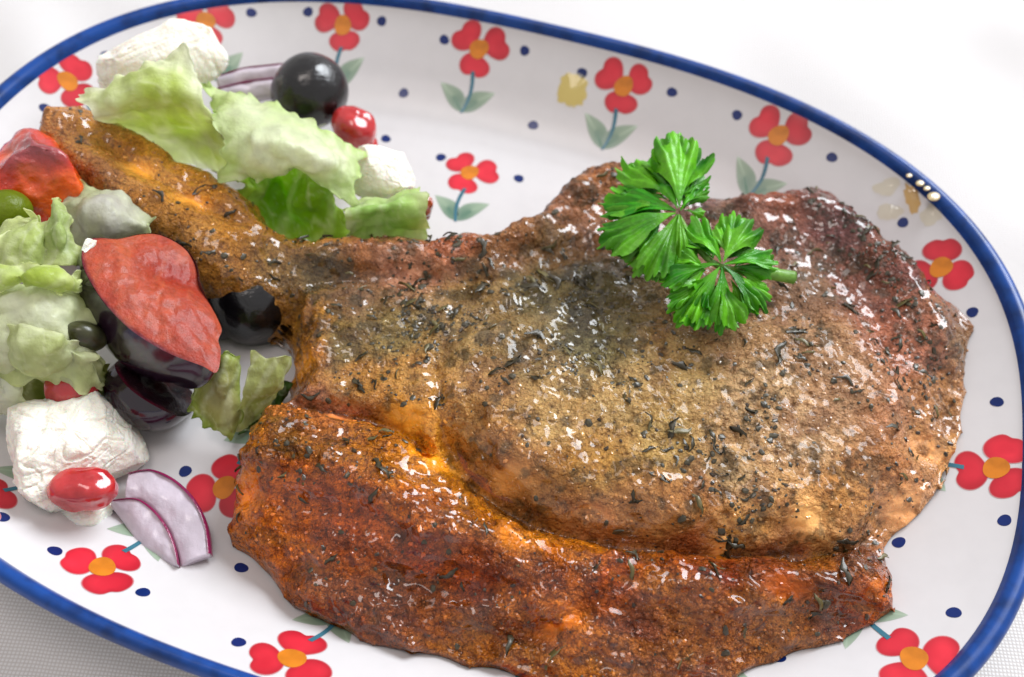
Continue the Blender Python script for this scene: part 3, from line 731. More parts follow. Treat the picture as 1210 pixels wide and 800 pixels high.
grains('pepper_grains', 700, (0.00016, 0.00060), M['pepper'], (0.25 + DEN ** 1.5) * CLUMP)
grains('crust_crumbs', 2600, (0.0002, 0.0006), M['crumb'], 0.6 + 0.5 * DEN + 0.6 * CSTRIP + .3 * CMR, cols=CCOL * 0.9, sink=0.0)
grains('herb_crumbs', 950, (0.0003, 0.0009), M['herb1'], DEN ** 1.7 * CLUMP, flat=0.35)

# ---- juice lying in the crease
def liquid(name, pts, z, mat, parent=None, dome=0.0004, **kw):
    S = catmull(wpts(pts, z)[:, :2], 5, True); cen = S.mean(0); R_ = 6; V = []
    for k in range(R_ + 1):
        t = k / R_ if k else 1e-3
        qn = cen + (S - cen) * t
        V.append(np.column_stack([qn, np.full(len(S), z) + dome * (1 - t ** 3)]))
    V = np.vstack(V); f = gridfaces(R_ + 1, len(S), False, True)
    if vnormals(V, f)[:, 2].mean() < 0: f = f[:, ::-1]
    return put(name, V, f, mat, parent, **kw)
def pool_level(x, y, up):
    i = chop_top(P3(x, y, 0.024)[:2]); return CV[i, 2] + up
liquid('meat_juice', [(536, 508), (546, 512), (575, 548), (620, 582), (604, 594), (566, 574), (544, 546)], pool_level(566, 556, .0007), M['juice'], CHOP, 0.0002, label='pool of amber juice in the crease')

# ------------------------------------------------------------------ salad
def bezgrid(G, nu, nv):
    G = np.asarray(G, float)
    rows = np.array([catmull(r, nv) for r in G])
    n = rows.shape[1]
    cols = np.array([catmull(rows[:, j], nu) for j in range(n)])
    return cols.transpose(1, 0, 2)
def leaf_patch(rows, sub=22, ruffle=0.0012, edge=0.0018, seed=0, thick=0.0003, fold=1.0):
    G = np.array([[P3(*p) for p in r] for r in rows])
    W = bezgrid(G, sub, sub); nu, nv = W.shape[:2]
    U, Vv = np.meshgrid(np.linspace(0, 1, nu), np.linspace(0, 1, nv), indexing='ij')
    V = W.reshape(-1, 3); f = gridfaces(nu, nv); N = vnormals(V, f)
    if (N @ (CAM - V.mean(0))).mean() < 0: f = f[:, ::-1]; N = -N
    e = np.maximum(np.abs(U - .5), np.abs(Vv - .5)).ravel() * 2
    V = V + N * (ruffle * fbm(V, 90, seed, 3) + edge * e ** 4 * vnoise(V, 190, seed + 3) + 1.1 * edge * e ** 8 * vnoise(V, 420, seed + 6))[:, None]
    V = V + N * (0.0024 * fold * (np.abs(vnoise(V, 75, seed + 71)) * 2 - .5))[:, None]
    rid = 1 - np.abs(vnoise(V * np.array([1, 1, .6]), 130, seed + 21)); V = V + N * (0.0009 * rid ** 3 + .0004 * fbm(V, 420, seed + 2, 2))[:, None]
    tang = V - V.mean(0)
    V = V + tang * (0.13 * e ** 5 * fbm(V, 240, seed + 9, 2))[:, None]
    N = vnormals(V, f)
    nn = len(V)
    f2 = [f, f[:, ::-1] + nn]
    idx = np.arange(nn).reshape(nu, nv)
    b = np.concatenate([idx[0, :], idx[1:, -1], idx[-1, ::-1][1:], idx[::-1, 0][1:-1]])
    b2 = np.roll(b, -1)
    f2.append(np.stack([b2, b, b + nn, b2 + nn], 1))
    return np.vstack([V, V - N * thick]), np.vstack(f2), U.ravel(), Vv.ravel(), e
def lettuce(rows, c_in, c_out, seed, label, name='lettuce_leaf', grad='e', parent=None, veins=0.25, group='pieces of pale lettuce in the salad', **kw):
    V, f, U, W, e = leaf_patch(rows, seed=seed, **kw)
    g = {'e': e ** 2, 'u': U, 'v': W, 'iu': 1 - U, 'iv': 1 - W}[grad]
    g = np.clip(g + 0.25 * fbm(V[:len(U)], 110, seed + 30, 3), 0, 1)[:, None]
    C = lin(c_in) * (1 - g) + lin(c_out) * g
    vn = sstep(0.80, 1.0, np.abs(np.sin(W * 9 + 2.0 * fbm(V[:len(U)], 45, seed + 40, 2) + U * 3)))[:, None] * veins
    C = C * (1 - vn) + lin((250, 252, 232)) * vn
    P0 = V[:len(U)]
    v2 = sstep(0.90, 1.0, 1 - np.abs(vnoise(P0, 150, seed + 50)))[:, None] * 0.4 + sstep(0.92, 1.0, 1 - np.abs(vnoise(P0, 330, seed + 55)))[:, None] * 0.25
    C = C * (1 - v2) + lin((248, 250, 222)) * v2
    C = C * (1 - .35 * sstep(0.1, .8, fbm(P0, 70, seed + 60, 2))[:, None] * (1 - np.array([.86, .95, .45])))
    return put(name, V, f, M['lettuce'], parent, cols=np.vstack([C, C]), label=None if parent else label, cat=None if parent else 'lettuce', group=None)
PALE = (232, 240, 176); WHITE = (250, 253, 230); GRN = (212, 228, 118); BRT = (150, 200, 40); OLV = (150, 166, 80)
lettuce([[(92, 112, .046), (150, 88, .052), (216, 56, .056)], [(114, 136, .044), (190, 118, .050), (254, 130, .048)], [(135, 158, .018), (212, 190, .014), (288, 212, .020)]],
        GRN, WHITE, 3, 'large pale green lettuce piece standing between the feta slab and the rib bone', ruffle=.0010, fold=.3, edge=.0008)
lettuce([[(246, 104, .036), (325, 128, .042), (390, 158, .040), (430, 182, .032)], [(262, 162, .043), (335, 170, .049), (388, 188, .044), (425, 215, .032)], [(264, 214, .036), (312, 212, .036), (350, 196, .042), (420, 250, .026)]],
        WHITE, (222, 240, 170), 5, 'white crisp lettuce piece arched in front of the whole black olive', ruffle=.0014, fold=.6, edge=.0012)
lettuce([[(280, 190, .034), (320, 205, .030), (365, 200, .036), (400, 225, .030)], [(290, 225, .030), (325, 222, .022), (372, 226, .032), (405, 250, .024)], [(292, 272, .014), (330, 284, .012), (375, 290, .012), (425, 294, .012)]],
        BRT, (206, 230, 110), 7, 'bright green ruffled lettuce fold tucked behind the rib bone', ruffle=.003, edge=.003)
lettuce([[(408, 243, .026), (450, 232, .028), (496, 226, .026)], [(410, 255, .033), (452, 246, .035), (500, 240, .033)], [(412, 296, .013), (455, 292, .013), (505, 286, .013)]],
        (190, 224, 130), (226, 240, 180), 9, 'short pale green lettuce rib with a browned end beside the small feta cube', ruffle=.0006, edge=.0004)
lettuce([[(70, 228, .034), (120, 222, .036), (178, 250, .034)], [(72, 258, .036), (125, 255, .040), (182, 268, .036)], [(80, 290, .028), (128, 288, .030), (180, 285, .030)]],
        (226, 224, 214), (214, 222, 176), 11, 'translucent whitish lettuce piece lying under the rib bone above the plum')
lettuce([[(60, 232, .048), (64, 229, .049), (68, 236, .048)], [(52, 272, .047), (70, 270, .050), (84, 276, .046)], [(48, 318, .040), (72, 318, .044), (98, 322, .040)]],
        (196, 214, 140), PALE, 13, 'pointed lettuce tip standing upright beside the tomato wedge', ruffle=.0006)
lettuce([[(-30, 285, .038), (8, 270, .042), (40, 254, .042)], [(-30, 310, .042), (15, 298, .046), (55, 290, .044)], [(-30, 345, .038), (20, 332, .042), (62, 322, .040)]],
        (216, 226, 160), PALE, 15, 'frilly edged lettuce piece below the small green olive', ruffle=.0018, edge=.003)
lettuce([[(-30, 355, .036), (20, 335, .044), (60, 324, .045), (98, 330, .040)], [(-30, 390, .040), (20, 368, .047), (62, 360, .047), (104, 372, .038)], [(-30, 425, .036), (25, 412, .038), (75, 412, .038), (118, 420, .030)], [(-20, 450, .026), (35, 452, .026), (85, 460, .024), (125, 455, .020)]],
        WHITE, (206, 214, 140), 17, 'large curled lettuce piece bulging beside the dark plum skin', ruffle=.0022)
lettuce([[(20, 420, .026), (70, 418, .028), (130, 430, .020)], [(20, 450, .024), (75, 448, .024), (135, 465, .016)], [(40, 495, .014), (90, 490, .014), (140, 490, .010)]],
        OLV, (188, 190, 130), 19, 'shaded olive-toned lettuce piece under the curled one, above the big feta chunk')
lettuce([[(-40, 420, .030), (-10, 415, .034), (12, 425, .032)], [(-40, 460, .028), (-5, 458, .034), (28, 468, .028)], [(-40, 500, .018), (0, 498, .022), (40, 492, .018)]],
        (244, 246, 236), WHITE, 21, 'thick white lettuce rib end at the outer edge of the salad', ruffle=.0006)
lettuce([[(235, 425, .024), (262, 415, .028), (285, 420, .026)], [(228, 465, .018), (262, 465, .022), (285, 470, .018)], [(225, 495, .011), (258, 505, .012), (272, 518, .009)]],
        (196, 190, 130), (176, 196, 90), 23, 'folded lettuce piece between the plum slice and the chop', ruffle=.0006)
lettuce([[(296, 412, .030), (318, 420, .028), (336, 418, .026)], [(288, 455, .024), (306, 462, .022), (325, 470, .018)], [(274, 516, .009), (290, 508, .010), (305, 492, .010)]],
        (190, 196, 120), (208, 214, 150), 25, 'folded lettuce piece with a sharp crease touching the edge of the chop', ruffle=.0004, edge=.0006)
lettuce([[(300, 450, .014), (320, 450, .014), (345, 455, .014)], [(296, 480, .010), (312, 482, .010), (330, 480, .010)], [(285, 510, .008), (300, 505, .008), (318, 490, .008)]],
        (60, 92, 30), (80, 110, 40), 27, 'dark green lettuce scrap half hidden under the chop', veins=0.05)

lettuce([[(-20, 392, .040), (20, 384, .046), (62, 392, .046), (100, 406, .038)], [(-15, 412, .040), (25, 408, .044), (68, 414, .043), (108, 428, .034)], [(-5, 446, .030), (40, 446, .032), (80, 450, .030), (118, 452, .024)]],
        (206, 214, 150), (236, 240, 200), 29, 'glossy pale lettuce flap folded over the curled piece beside the caper', ruffle=.0012)
lettuce([[(-25, 318, .046), (20, 312, .050), (58, 318, .050), (96, 326, .044)], [(-25, 330, .047), (22, 326, .052), (60, 330, .052), (98, 336, .045)], [(-25, 342, .044), (22, 338, .049), (60, 341, .049), (98, 346, .042)]],
        (206, 222, 110), (240, 246, 196), 33, 'narrow bright lettuce edge running across the salad below the upright tip', ruffle=.0010, edge=.0022)
lettuce([[(30, 262, .044), (44, 254, .048), (58, 268, .046)], [(10, 288, .046), (36, 284, .049), (58, 292, .047)], [(0, 318, .042), (30, 316, .045), (60, 318, .043)]],
        (204, 218, 136), (238, 244, 190), 35, 'small jagged lettuce scrap beside the upright lettuce tip', ruffle=.0012, edge=.003)
def ellipsoid(c, axes, Rm, n=32, noise=0.0, seed=0, nscale=120, power=1.0):
    u = np.linspace(0, math.pi, n); v = np.linspace(0, 2 * math.pi, 2 * n, endpoint=False)
    U, W = np.meshgrid(u, v, indexing='ij')
    S = np.stack([np.sin(U) * np.cos(W), np.sin(U) * np.sin(W), np.cos(U)], -1).reshape(-1, 3)
    S = np.sign(S) * np.abs(S) ** power
    P = S * np.array(axes)
    if noise: P = P * (1 + noise * fbm(P + seed, nscale, seed, 3))[:, None]
    return P @ np.array(Rm).T + np.asarray(c), gridfaces(n, 2 * n, False, True), S
def rotm(ax_, ang): return np.array(Matrix.Rotation(ang, 3, ax_))
def frame(a, n):
    a = a / np.linalg.norm(a); n = n - a * (n @ a); n /= np.linalg.norm(n); b = np.cross(n, a)
    return np.stack([a, b, n], 1)      # columns: long axis, short axis, normal
# olives
def olive(px, z, r, label, tilt=0.3, hole=True, stretch=1.08):
    c = P3(*px, z)
    root = thing('black_olive', (c[0], c[1], c[2] - r), label, 'olive', 'black olives in the salad')
    n = 40
    u = np.linspace(0.0, math.pi, n); v = np.linspace(0, 2 * math.pi, 64, endpoint=False)
    prof = []
    for t in u:
        rr = r * math.sin(t) ; zz = r * stretch * math.cos(t)
        prof.append((rr, zz))
    if hole:
        prof = [p for p in prof if not (p[1] > 0 and p[0] < 0.30 * r)]
        z0 = prof[0][1]
        prof = [(0.001 * r, z0 - 0.7 * r), (0.22 * r, z0 - 0.6 * r), (0.24 * r, z0 - 0.15 * r), (0.27 * r, z0 - 0.03 * r)] + prof
    P = np.array([[(a * math.cos(w_), a * math.sin(w_), b) for w_ in v] for a, b in prof]).reshape(-1, 3)
    Rm = rotm('Z', -0.55) @ rotm('X', math.pi / 2 + tilt)
    P = P * (1 + 0.035 * fbm(P, 90, int(px[0]), 2))[:, None]
    put('olive_skin', P @ Rm.T + c, gridfaces(len(prof), 64, False, True)[:, ::-1], M['olive'], root)
    if hole:
        th_ = v; q = np.vstack([np.stack([rr * r * np.cos(th_), rr * r * np.sin(th_), np.full(64, zz)], 1) for rr, zz in ((0.275, z0 + .012 * r), (0.31, z0 + .022 * r), (0.34, z0 - .005 * r))])
        put('pit_hole_rim', q @ Rm.T + c, gridfaces(3, 64, False, True), M['olive_in'], root)
olive((366, 108), .026, .0112, 'whole glossy black olive with its pit hole, behind the white arched lettuce', tilt=0.12)
olive((300, 356), .0125, .0122, 'black olive in the shadow under the rib bone beside the plum', tilt=-1.2, hole=False)
olive((262, 366), .011, .0085, 'smaller black olive wedged behind the plum slice', tilt=-1.0, hole=False)

# plum cheek: flat flesh face with a pit hollow, dark domed skin
def on_plane(px, c, n):
    u = (px[0] - 605) / F; v = (px[1] - 400) / F
    d = u * CX + v * CD + FWD
    return CAM + d * (((c - CAM) @ n) / (d @ n))
def cheek(outline, c, nrm, depth, label, seed, bulge_k=0.12, hollow=(0.10, 0.36), cflesh=(172, 72, 46), chol=(146, 34, 18)):
    """a plum slice: cut face with the outline seen, dark skin curving away under it"""
    n_ = nrm / np.linalg.norm(nrm)
    Lp = catmull(np.array([on_plane(p, c, n_) for p in outline]), 6, True); cen = Lp.mean(0)
    R3 = frame(CX - n_ * (CX @ n_), n_); L2 = (Lp - cen) @ R3[:, :2]; mth = len(L2); ext = np.abs(L2).max()
    root = thing('plum_slice', (cen[0], cen[1], cen[2] - depth * .8), label, 'plum')
    n = 30; V = []
    for k in range(n):
        t = max(k / (n - 1), 1e-3); V.append(np.column_stack([L2 * t, np.full(mth, 0.0016 * (1 - t ** 4))]))
    V = np.vstack(V); t = np.repeat(np.arange(n) / (n - 1), mth)
    hc = np.array(hollow) * ext
    hol = np.exp(-(((V[:, 0] - hc[0]) / (.46 * ext)) ** 2 + ((V[:, 1] - hc[1]) / (.30 * ext)) ** 2))
    V[:, 2] += -0.0024 * hol + (0.0005 * fbm(V, 190, seed, 3) + 0.0003 * fbm(V * [1, .4, 1], 420, seed + 4, 2)) * (1 - t ** 8)
    hol = hol[:, None]
    # skin shows only on the near left edge of the face
    side = sstep(-.1, .5, -(V[:, 0] * .75 + V[:, 1] * .65) / ext)
    g = (sstep(0.93, 1.0, t + .02 * fbm(V, 300, seed + 7, 2)) * side)[:, None]
    C = lin(cflesh) * (1 - hol) + lin(chol) * hol
    pk = sstep(-.1, .6, fbm(V, 110, seed + 12, 3))[:, None]; C = C * (1 - .5 * pk) + lin((146, 40, 32)) * .5 * pk * (cflesh[0] / 172)
    stk = sstep(.1, .7, fbm(V * np.array([1.0, .25, 1]), 300, seed + 15, 3))[:, None]; C = C * (1 - .35 * stk) + lin((186, 98, 66)) * .35 * stk * (cflesh[0] > 100)
    C = C * (1 - g) + lin((92, 16, 40)) * g
    f = gridfaces(n, mth, False, True)
    P = V @ R3.T + cen
    if (vnormals(P, f) @ n_).mean() < 0: f = f[:, ::-1]
    put('flesh', P, f, M['plum_flesh'], root, cols=C)
    S = []
    dirn = L2 / np.linalg.norm(L2, axis=1)[:, None]
    near = sstep(-.2, .7, -(dirn[:, 0] * .75 + dirn[:, 1] * .65))
    for u in np.linspace(0, 1, 24):
        a = u * math.pi / 2
        rr = max(math.cos(a) ** 0.75, 1e-3)
        b_ = 1 + bulge_k * math.sin(2 * a) * near - .05 * math.sin(a) * (1 - near)
        S.append(np.column_stack([L2 * (rr * b_)[:, None], np.full(mth, -depth * math.sin(a))]))
    S = np.vstack(S); S = S * (1 + .012 * fbm(S, 70, seed + 20, 2))[:, None]
    f = gridfaces(24, mth, False, True); P = S @ R3.T + cen
    if ((P - P.mean(0)) * vnormals(P, f)).sum(1).mean() < 0: f = f[:, ::-1]
    put('skin', P, f, M['plum_skin'], root)
up = np.array([0.0, 0, 1])
cheek([(97, 297), (104, 284), (118, 281), (140, 282), (165, 277), (186, 277), (206, 285), (222, 297), (233, 315), (237, 335), (245, 352), (256, 374), (262, 390), (258, 402), (261, 416), (256, 440), (238, 432), (205, 420), (175, 404), (150, 386), (125, 360), (108, 335), (98, 314)],
      P3(178, 355, .040), up * 0.82 + CX * 0.38 + np.array([0, 0.10, 0]), 0.022, 'plum slice showing wet red flesh and dark purple skin', 51)
cheek([(136, 430), (160, 424), (200, 440), (236, 462), (232, 480), (214, 492), (180, 478), (150, 456)], P3(185, 460, .017), up * .5 + CX * .5 + np.array([0, .5, 0]), 0.011,
      'dark plum skin piece underneath the red-fleshed plum slice', 57, cflesh=(26, 12, 20), chol=(14, 8, 12))

# tomato wedge
def tomato():
    c = P3(40, 212, .036)
    V, f, S = ellipsoid(c, (.0140, .0100, .0125), rotm('Z', -0.7) @ rotm('X', 0.35), 48, 0.10, 5, 110, 0.75)
    for pn, pd_ in ((np.array([.25, -.75, .6]), .0062), (np.array([-.55, .1, .83]), .0088)):
        pn = pn / np.linalg.norm(pn); ov = np.maximum((V - c) @ pn - pd_, 0); V = V - ov[:, None] * pn * .93
    nv_ = vnormals(V, f); V = V + nv_ * np.sign((nv_ * (V - c)).sum(1).mean()) * (.0010 * fbm(V, 150, 3, 3))[:, None]
    k = sstep(0.72, 1.0, (V[:, 2] - V[:, 2].min()) / np.ptp(V[:, 2]))[:, None]
    n = sstep(-.3, .5, fbm(V, 80, 9, 3))[:, None]
    C = lin((222, 52, 14)) * (1 - n) + lin((236, 96, 30)) * n
    C = C * (1 - k) + lin((150, 66, 72)) * k
    put('tomato_wedge', V, f, M['tomato'], None, cols=C, label='wet orange-red tomato wedge under the tip of the rib bone', cat='tomato')
tomato()
V, f, S = ellipsoid(P3(4, 252, .038), (.0075, .006, .006), rotm('Z', 0.5), 24, 0.03, 3)
put('green_olive', V, f, M['lettuce'], None, cols=np.tile(lin((132, 150, 30)), (len(V), 1)), label='small glossy yellow-green olive beside the tomato wedge', cat='olive')
V, f, S = ellipsoid(P3(100, 398, .036), (.0050, .0036, .0062), rotm('X', 0.3), 24, 0.05, 4)
put('caper', V, f, m_simple('caper_skin', L4(62, 62, 36), 0.3, L4(36, 36, 22), 200), None, label='dark green caper between curled lettuce and plum skin', cat='caper')

# feta
def chunk(name, c, axes, Rm, seed, label, noise=0.16, power=0.55, n=72, fine=0.035):
    V, f, S = ellipsoid(np.zeros(3), axes, np.eye(3), n, 0, seed, 100, power)
    nn = S / np.linalg.norm(S, axis=1)[:, None]
    sc_ = max(axes); rg = np.random.default_rng(seed)
    for _ in range(9):
        pn = rg.normal(size=3); pn /= np.linalg.norm(pn); sup = np.abs(V @ pn).max()
        ov = np.maximum(V @ pn - sup * rg.uniform(.62, .86), 0); V = V - ov[:, None] * pn * .92
    V = V + nn * (sc_ * noise * fbm(V, 0.9 / sc_, seed, 2))[:, None]
    cr = 1 - np.abs(vnoise(V, 3.2 / sc_, seed + 4)); V = V + nn * (sc_ * fine * (.55 * fbm(V, 4 / sc_, seed + 8, 5, .6) - .7 * sstep(.88, 1, cr) - .5 * sstep(.90, 1, 1 - np.abs(vnoise(V, 7 / sc_, seed + 14)))))[:, None]
    return put(name, V @ np.array(Rm).T + c, f, M['feta'], None, label=label, cat='feta', group='feta pieces in the salad')
chunk('feta_cheese', P3(186, 80, .034), (.0200, .0052, .0092), rotm('Z', 0.42) @ rotm('X', -0.35) @ rotm('Y', -0.28), 61, 'long white feta slab standing behind the large lettuce piece', 0.06, 0.32)
chunk('feta_cheese', P3(86, 540, .017), (.0178, .0132, .0096), rotm('Z', 0.55) @ rotm('Y', 0.18), 67, 'big crumbly feta chunk carrying a red pomegranate seed', 0.24, 0.62, 110, 0.05)
chunk('feta_cheese', P3(22, 588, .0125), (.0075, .0050, .0036), rotm('Z', 0.5), 75, 'flat feta crumb broken off beside the big feta chunk near the rim', 0.22, 0.7, 40, .05)
chunk('feta_cheese', P3(105, 602, .0115), (.0085, .0060, .0042), rotm('Z', 0.3), 71, 'broken feta crumb at the foot of the big feta chunk', 0.25, 0.8, 36, .05)
chunk('feta_cheese', P3(456, 208, .026), (.0100, .0068, .0062), rotm('Z', -0.2) @ rotm('X', .2), 73, 'small white feta cube behind the pale lettuce rib', 0.08)
chunk('feta_cheese', P3(372, 138, .022), (.0050, .0030, .0030), rotm('Z', -0.4), 79, 'tiny feta crumb stuck below the pit hole of the olive', 0.2, .8, 24)
chunk('feta_cheese', P3(104, 292, .046), (.0014, .0030, .0020), rotm('Z', -0.5), 81, 'thin white feta flake on the tip of the plum slice', 0.2, .8, 20)

# pomegranate arils
def aril(px, z, axes, rz, seed, label):
    V, f, S = ellipsoid(P3(*px, z), axes, rotm('Z', rz), 36, 0.13, seed, 130, 0.8)
    put('pomegranate_seed', V, f, M['aril'], None, label=label, cat='seed', group='pomegranate seeds in the salad')
aril((98, 578), .0225, (.0072, .0050, .0048), 0.2, 3, 'wet red pomegranate seed sitting on the big feta chunk')
aril((417, 150), .024, (.0066, .0052, .0056), -0.4, 5, 'dull red pomegranate seed behind the white lettuce by the black olive')
aril((428, 172), .018, (.0046, .0032, .0034), 0.2, 7, 'small crimson pomegranate seed beneath the duller seed beside the olive')
aril((84, 460), .024, (.0058, .0050, .0060), 0.4, 9, 'pink pomegranate seed peeping out behind the big feta chunk')

# browned end of the lettuce rib
V, f, S = ellipsoid(P3(501, 245, .029), (.0022, .0028, .0052), rotm('Y', 0.1), 22, 0.25, 8, 500)
put('browned_crumb', V, f, M['crumb'], None, cols=lin((156, 66, 30)) * (1 + .5 * fbm(V, 400, 3, 2))[:, None], label='crisp reddish-brown crumb at the end of the pale lettuce rib', cat='crumb')

# red onion
def onion_layer(outer, inner, z0, z1, parent, seed):
    a = np.array([P3(x, y, z0) for x, y in outer]); b = np.array([P3(x, y, z1) for x, y in inner])
    a = catmull(a, 8); b = catmull(b, 8); n = len(a); k = 14
    t = np.linspace(0, 1, k)[:, None, None]
    V = (a[None] * (1 - t) + b[None] * t)
    V[..., 2] += 0.0010 * np.sin(np.pi * t[..., 0])
    T = np.repeat(t[:, 0, 0], n); V = V.reshape(-1, 3)
    V[:, 2] += .0003 * fbm(V, 300, seed, 3)
    C = lin((226, 214, 226)) * np.ones((len(V), 1)); fib = .5 + .5 * vnoise(V * [1, 1, .1], 420, seed); C = C * (0.9 + .12 * fib[:, None])
    f = gridfaces(k, n)
    if vnormals(V, f)[:, 2].mean() < 0: f = f[:, ::-1]
    th_ = .0024; nn = len(V); Vb = V - [0, 0, th_]
    idx = np.arange(nn).reshape(k, n); bd = np.concatenate([idx[0, :], idx[1:, -1], idx[-1, ::-1][1:], idx[::-1, 0][1:-1]]); b2 = np.roll(bd, -1)
    F_ = np.vstack([f, f[:, ::-1] + nn, np.stack([bd, b2, b2 + nn, bd + nn], 1)])
    ly = put('onion_layer', np.vstack([V, Vb]), F_, M['onion'], parent, cols=np.vstack([C, C]))
    # purple skin along the outer edge
    sk = np.vstack([a + [0, 0, .0006], a + (a - b) * .035 + [0, 0, 0.0002], a + (a - b) * .05 - [0, 0, th_], a - (a - b) * .05 + [0, 0, .0008]])
    fs = gridfaces(4, n); 
    I = np.arange(4 * n).reshape(4, n)[[3, 0, 1, 2]]; fs = np.stack([I[:-1, :-1], I[1:, :-1], I[1:, 1:], I[:-1, 1:]], -1).reshape(-1, 4)
    put('onion_skin', sk, fs, M['onion'], parent, cols=np.tile(lin((142, 28, 84)), (len(sk), 1)))
on = thing('red_onion_slice', P3(190, 620, .007), 'red onion slice with a purple edge lying in front of the big feta chunk', 'onion')
onion_layer([(152, 560), (178, 556), (206, 568), (230, 592), (244, 622), (248, 655)], [(148, 590), (165, 590), (182, 602), (198, 622), (208, 645), (214, 668)], .0125, .0118, on, 3)
onion_layer([(133, 592), (160, 590), (180, 602), (196, 622), (206, 645), (211, 668)], [(132, 600), (142, 612), (152, 626), (165, 642), (180, 656), (202, 670)], .0130, .0105, on, 5)
on2 = thing('red_onion_slice', P3(300, 105, .015), 'lilac red onion sliver between the feta slab and the whole olive', 'onion')
onion_layer([(255, 92), (285, 82), (315, 78), (335, 76)], [(258, 104), (288, 96), (318, 92), (336, 90)], .024, .022, on2, 9)
onion_layer([(256, 106), (288, 98), (318, 94), (336, 92)], [(262, 122), (292, 116), (320, 112), (338, 112)], .022, .019, on2, 13)

# ------------------------------------------------------------------ parsley
def lobe(c, tip, half, teeth, seed, lift, droop):
    """a parsley lobe: narrow base, three rounded sub-lobes with blunt teeth, shallowly folded along its veins"""
    d = tip - c; L = np.linalg.norm(d); d /= L
    n = np.array([0, 0, 1.0]); n = n - d * (n @ d); n /= np.linalg.norm(n); e = np.cross(n, d)
    na, nr = 45, 9
    s = np.linspace(-1, 1, na); al = s * half
    sub = np.abs(np.cos(s * 1.5 * math.pi)) ** 0.4            # three sub-lobes
    tooth = np.abs(np.cos(s * 3.5 * math.pi + 0.9 * math.sin(seed))) ** 0.45
    R_ = (1 - 0.22 * np.abs(s) ** 2.2) * (0.70 + 0.20 * sub + 0.10 * tooth)
    V = []; tt = []
    for k in range(nr):
        t = 0.03 + 0.97 * k / (nr - 1)
        an = al * (0.42 + 0.66 * t ** 0.8 - .08 * t ** 4)
        sm = (1 - 0.26 * np.abs(s) ** 2.2) * .87
        w_ = t ** 3
        r = L * t * (R_ * w_ + sm * (1 - w_))
        z = L * (lift * t * (1 - .55 * t) - droop * t * t - 0.16 * t * s ** 2 * math.cos(seed * 1.7) + 0.010 * t * t * np.cos(s * 3 * math.pi) + 0.030 * t ** 3 * np.sin(s * 4.3 * math.pi + seed) + 0.03 * t ** 3 * np.sin(s * 9 + seed * 2) + 0.03 * t * math.sin(seed) * s)
        V.append(c + np.outer(r * np.cos(an), d) + np.outer(r * np.sin(an), e) + np.outer(z, n)); tt.append(np.stack([np.full(na, t), s], 1))
    V = np.vstack(V); T = np.vstack(tt)
    V += n * (0.0018 * fbm(V, 230, seed + 5, 2) * T[:, 0])[:, None]
    f = gridfaces(nr, na)
    if (vnormals(V, f) @ n).mean() < 0: f = f[:, ::-1]
    N = vnormals(V, f)
    vein = sstep(0.05, 0.0, np.abs(T[:, 1])) * (1 - .6 * T[:, 0]) + .6 * sstep(0.05, 0, np.abs(np.abs(T[:, 1]) - .62)) * T[:, 0]
    nz = fbm(V, 130, seed, 3)
    g = np.clip(0.38 + 0.6 * nz + .2 * T[:, 0] + .15 * math.sin(seed * 3.3), 0, 1)[:, None]
    C = lin((44, 138, 16)) * (1 - g) + lin((120, 206, 40)) * g
    C = C * (1 - .5 * vein[:, None]) + lin((140, 206, 76)) * .5 * vein[:, None]
    return np.vstack([V, V - N * .00018]), np.vstack([f, f[:, ::-1] + len(V)]), np.vstack([C, C])
def tube(P, rad, k=10):
    P = np.asarray(P); n = len(P); T = np.gradient(P, axis=0); T /= np.linalg.norm(T, axis=1)[:, None]
    ref = np.array([0.1, 0.2, 1.0]); A = np.cross(T, ref); A /= np.linalg.norm(A, axis=1)[:, None]; B = np.cross(A, T)
    th_ = np.linspace(0, 2 * math.pi, k, endpoint=False); rad = np.broadcast_to(rad, (n,))
    V = P[:, None] + rad[:, None, None] * (np.cos(th_)[None, :, None] * A[:, None] + np.sin(th_)[None, :, None] * B[:, None])
    f = [tuple(x) for x in gridfaces(n, k, False, True)] + [tuple(range(k))[::-1], tuple((n - 1) * k + np.arange(k))]
    return V.reshape(-1, 3), f
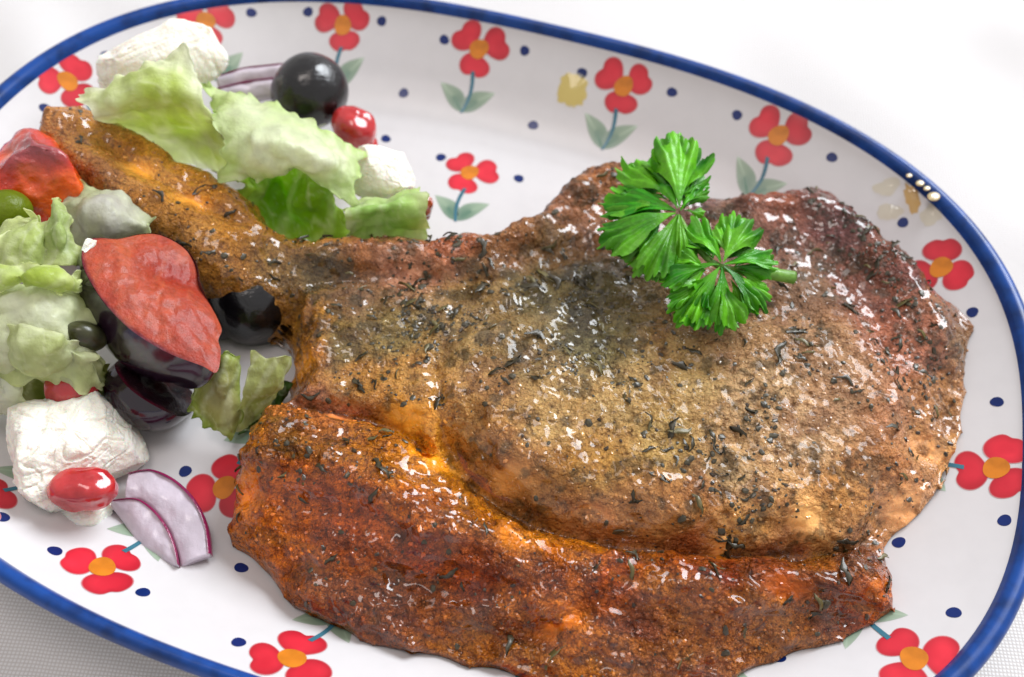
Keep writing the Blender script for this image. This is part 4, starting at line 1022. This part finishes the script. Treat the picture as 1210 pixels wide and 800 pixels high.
def parsley():
    base = P3(830, 330, .032)
    root = thing('parsley_sprig', base, 'fresh green curly parsley sprig lying on top of the chop', 'parsley')
    st = catmull([P3(938, 328, .0345), P3(900, 322, .0365), P3(860, 318, .040), P3(830, 300, .041), P3(802, 256, .043)], 8)
    V, f = tube(st, np.interp(np.linspace(0, 1, len(st)), [0, .3, .5, 1], [.0018, .0016, .0009, .0007]))
    put('stem', V, f, M['parsley'], root, cols=np.tile(lin((138, 190, 84)), (len(V), 1)))
    for cpx, cz, lobes in (((851, 318), .0425, [((812, 266), .0405, .55), ((886, 262), .043, .62), ((922, 318), .0400, .50), ((908, 372), .0375, .62), ((846, 400), .0365, .60), ((790, 384), .0370, .55), ((772, 326), .0400, .58)]),
                           ((801, 256), .0435, [((806, 168), .0455, .62), ((832, 224), .0430, .42), ((756, 182), .042, .55), ((712, 236), .038, .60), ((708, 296), .0365, .56), ((752, 340), .0355, .55), ((800, 326), .0385, .50)])):
        c = P3(*cpx, cz)
        lf = bpy.data.objects.new('leaflet', None); lf.empty_display_size = .004; COL.objects.link(lf); lf.parent = root; lf.location = c - base
        for k, (tp, tz, half) in enumerate(lobes):
            tipw = P3(*tp, tz); dl = tipw - c; Vs = []; Fs = []; Cs = []; nv_ = 0
            for q_, (ang, ln) in enumerate(((-.62, .66), (.62, .66), (-.22, .9), (.26, .95), (0.02, 1.02))):
                ca, sa = math.cos(ang + random.uniform(-.1, .1)), math.sin(ang + random.uniform(-.1, .1))
                b0 = c + dl * (0.22 if q_ < 4 else 0.02) + np.array([0, 0, .0005 * q_])
                rem = dl * (0.78 if q_ < 4 else .98) * ln * random.uniform(.92, 1.05)
                t1 = b0 + np.array([rem[0] * ca - rem[1] * sa, rem[0] * sa + rem[1] * ca, rem[2] + random.uniform(-.0012, .0016)])
                Vv, ff, Cc = lobe(b0, t1, half * random.uniform(.55, .75), 5, k * 13 + q_ * 5 + cpx[0], random.uniform(.1, .4), random.uniform(.0, .25))
                Vs.append(Vv); Fs.append(ff + nv_); Cs.append(Cc * random.uniform(.8, 1.3)); nv_ += len(Vv)
            V, f, C = np.vstack(Vs), np.vstack(Fs), np.vstack(Cs)
            put('lobe', V, f, M['parsley'], lf, cols=C)
parsley()

# ------------------------------------------------------------------ splashes on the plate
def splash(pts, mat, name, label, h=0.0008, parent=None):
    W = np.array([px2plate(*p) for p in pts]); S = catmull(W[:, :2], 8, True); cen = S.mean(0); V = []
    S = cen + (S - cen) * (1 + .22 * fbm(np.column_stack([S, np.zeros(len(S))]), 700, 5, 3))[:, None]
    for k in range(7):
        t = max(k / 6, 1e-3); q = cen + (S - cen) * t
        z = plate_z(q); V.append(np.column_stack([q, z]) + plate_n(q) * (0.00008 + h * (1 - t ** 2) ** 1.5))
    V = np.vstack(V); f = gridfaces(7, len(S), False, True)
    if vnormals(V, f)[:, 2].mean() < 0: f = f[:, ::-1]
    put(name, V, f, mat, None, label=label, cat='splash')

splash([(666, 92), (678, 88), (690, 94), (691, 112), (684, 126), (672, 128), (662, 116), (662, 102)], M['oil'], 'oil_drip', 'yellow oil drip running down the plate wall between two painted flowers', .0007)
splash([(1033, 222), (1055, 210), (1065, 220), (1050, 232)], M['sauce'], 'juice_splash', 'smallest pale juice smear beside the splashed rim', .0009)
splash([(1070, 218), (1083, 222), (1088, 245), (1078, 250), (1070, 236)], m_juice('amber_blob', L4(248, 226, 184), .08), 'juice_splash', 'amber juice blob beside the splashed rim', .0013)
splash([(1038, 246), (1052, 240), (1066, 246), (1060, 258), (1044, 260)], M['sauce'], 'juice_splash', 'pale juice blot below the smallest smear by the splashed rim', .0010)
splash([(1090, 250), (1104, 240), (1114, 246), (1112, 260), (1098, 266), (1086, 262)], M['sauce'], 'juice_splash', 'glossy juice blot right against the splashed blue rim', .0010)
for x, y, r_, lb_ in ((1096, 212, 5, 'second dried juice speck along the blue rim, beside the smallest'), (1104, 218, 4, 'round dried juice speck next to the largest one on the rim'), (1112, 228, 6, 'largest dried juice speck sitting on the blue rim'), (1083, 203, 4, 'smallest dried juice speck at the far end of the row on the rim')):
    W = P3(x - 9, y + 5, .0288); V, f, S = ellipsoid(W + [0, 0, .0002], (r_ * .00030, r_ * .00022, r_ * .00007), rotm('Z', 0.6), 12, .2, x)
    put('juice_speck', V, f, M['crumb'], None, cols=np.tile(lin((196, 176, 130)), (len(V), 1)), label=lb_, cat='splash', group='juice specks on the rim')
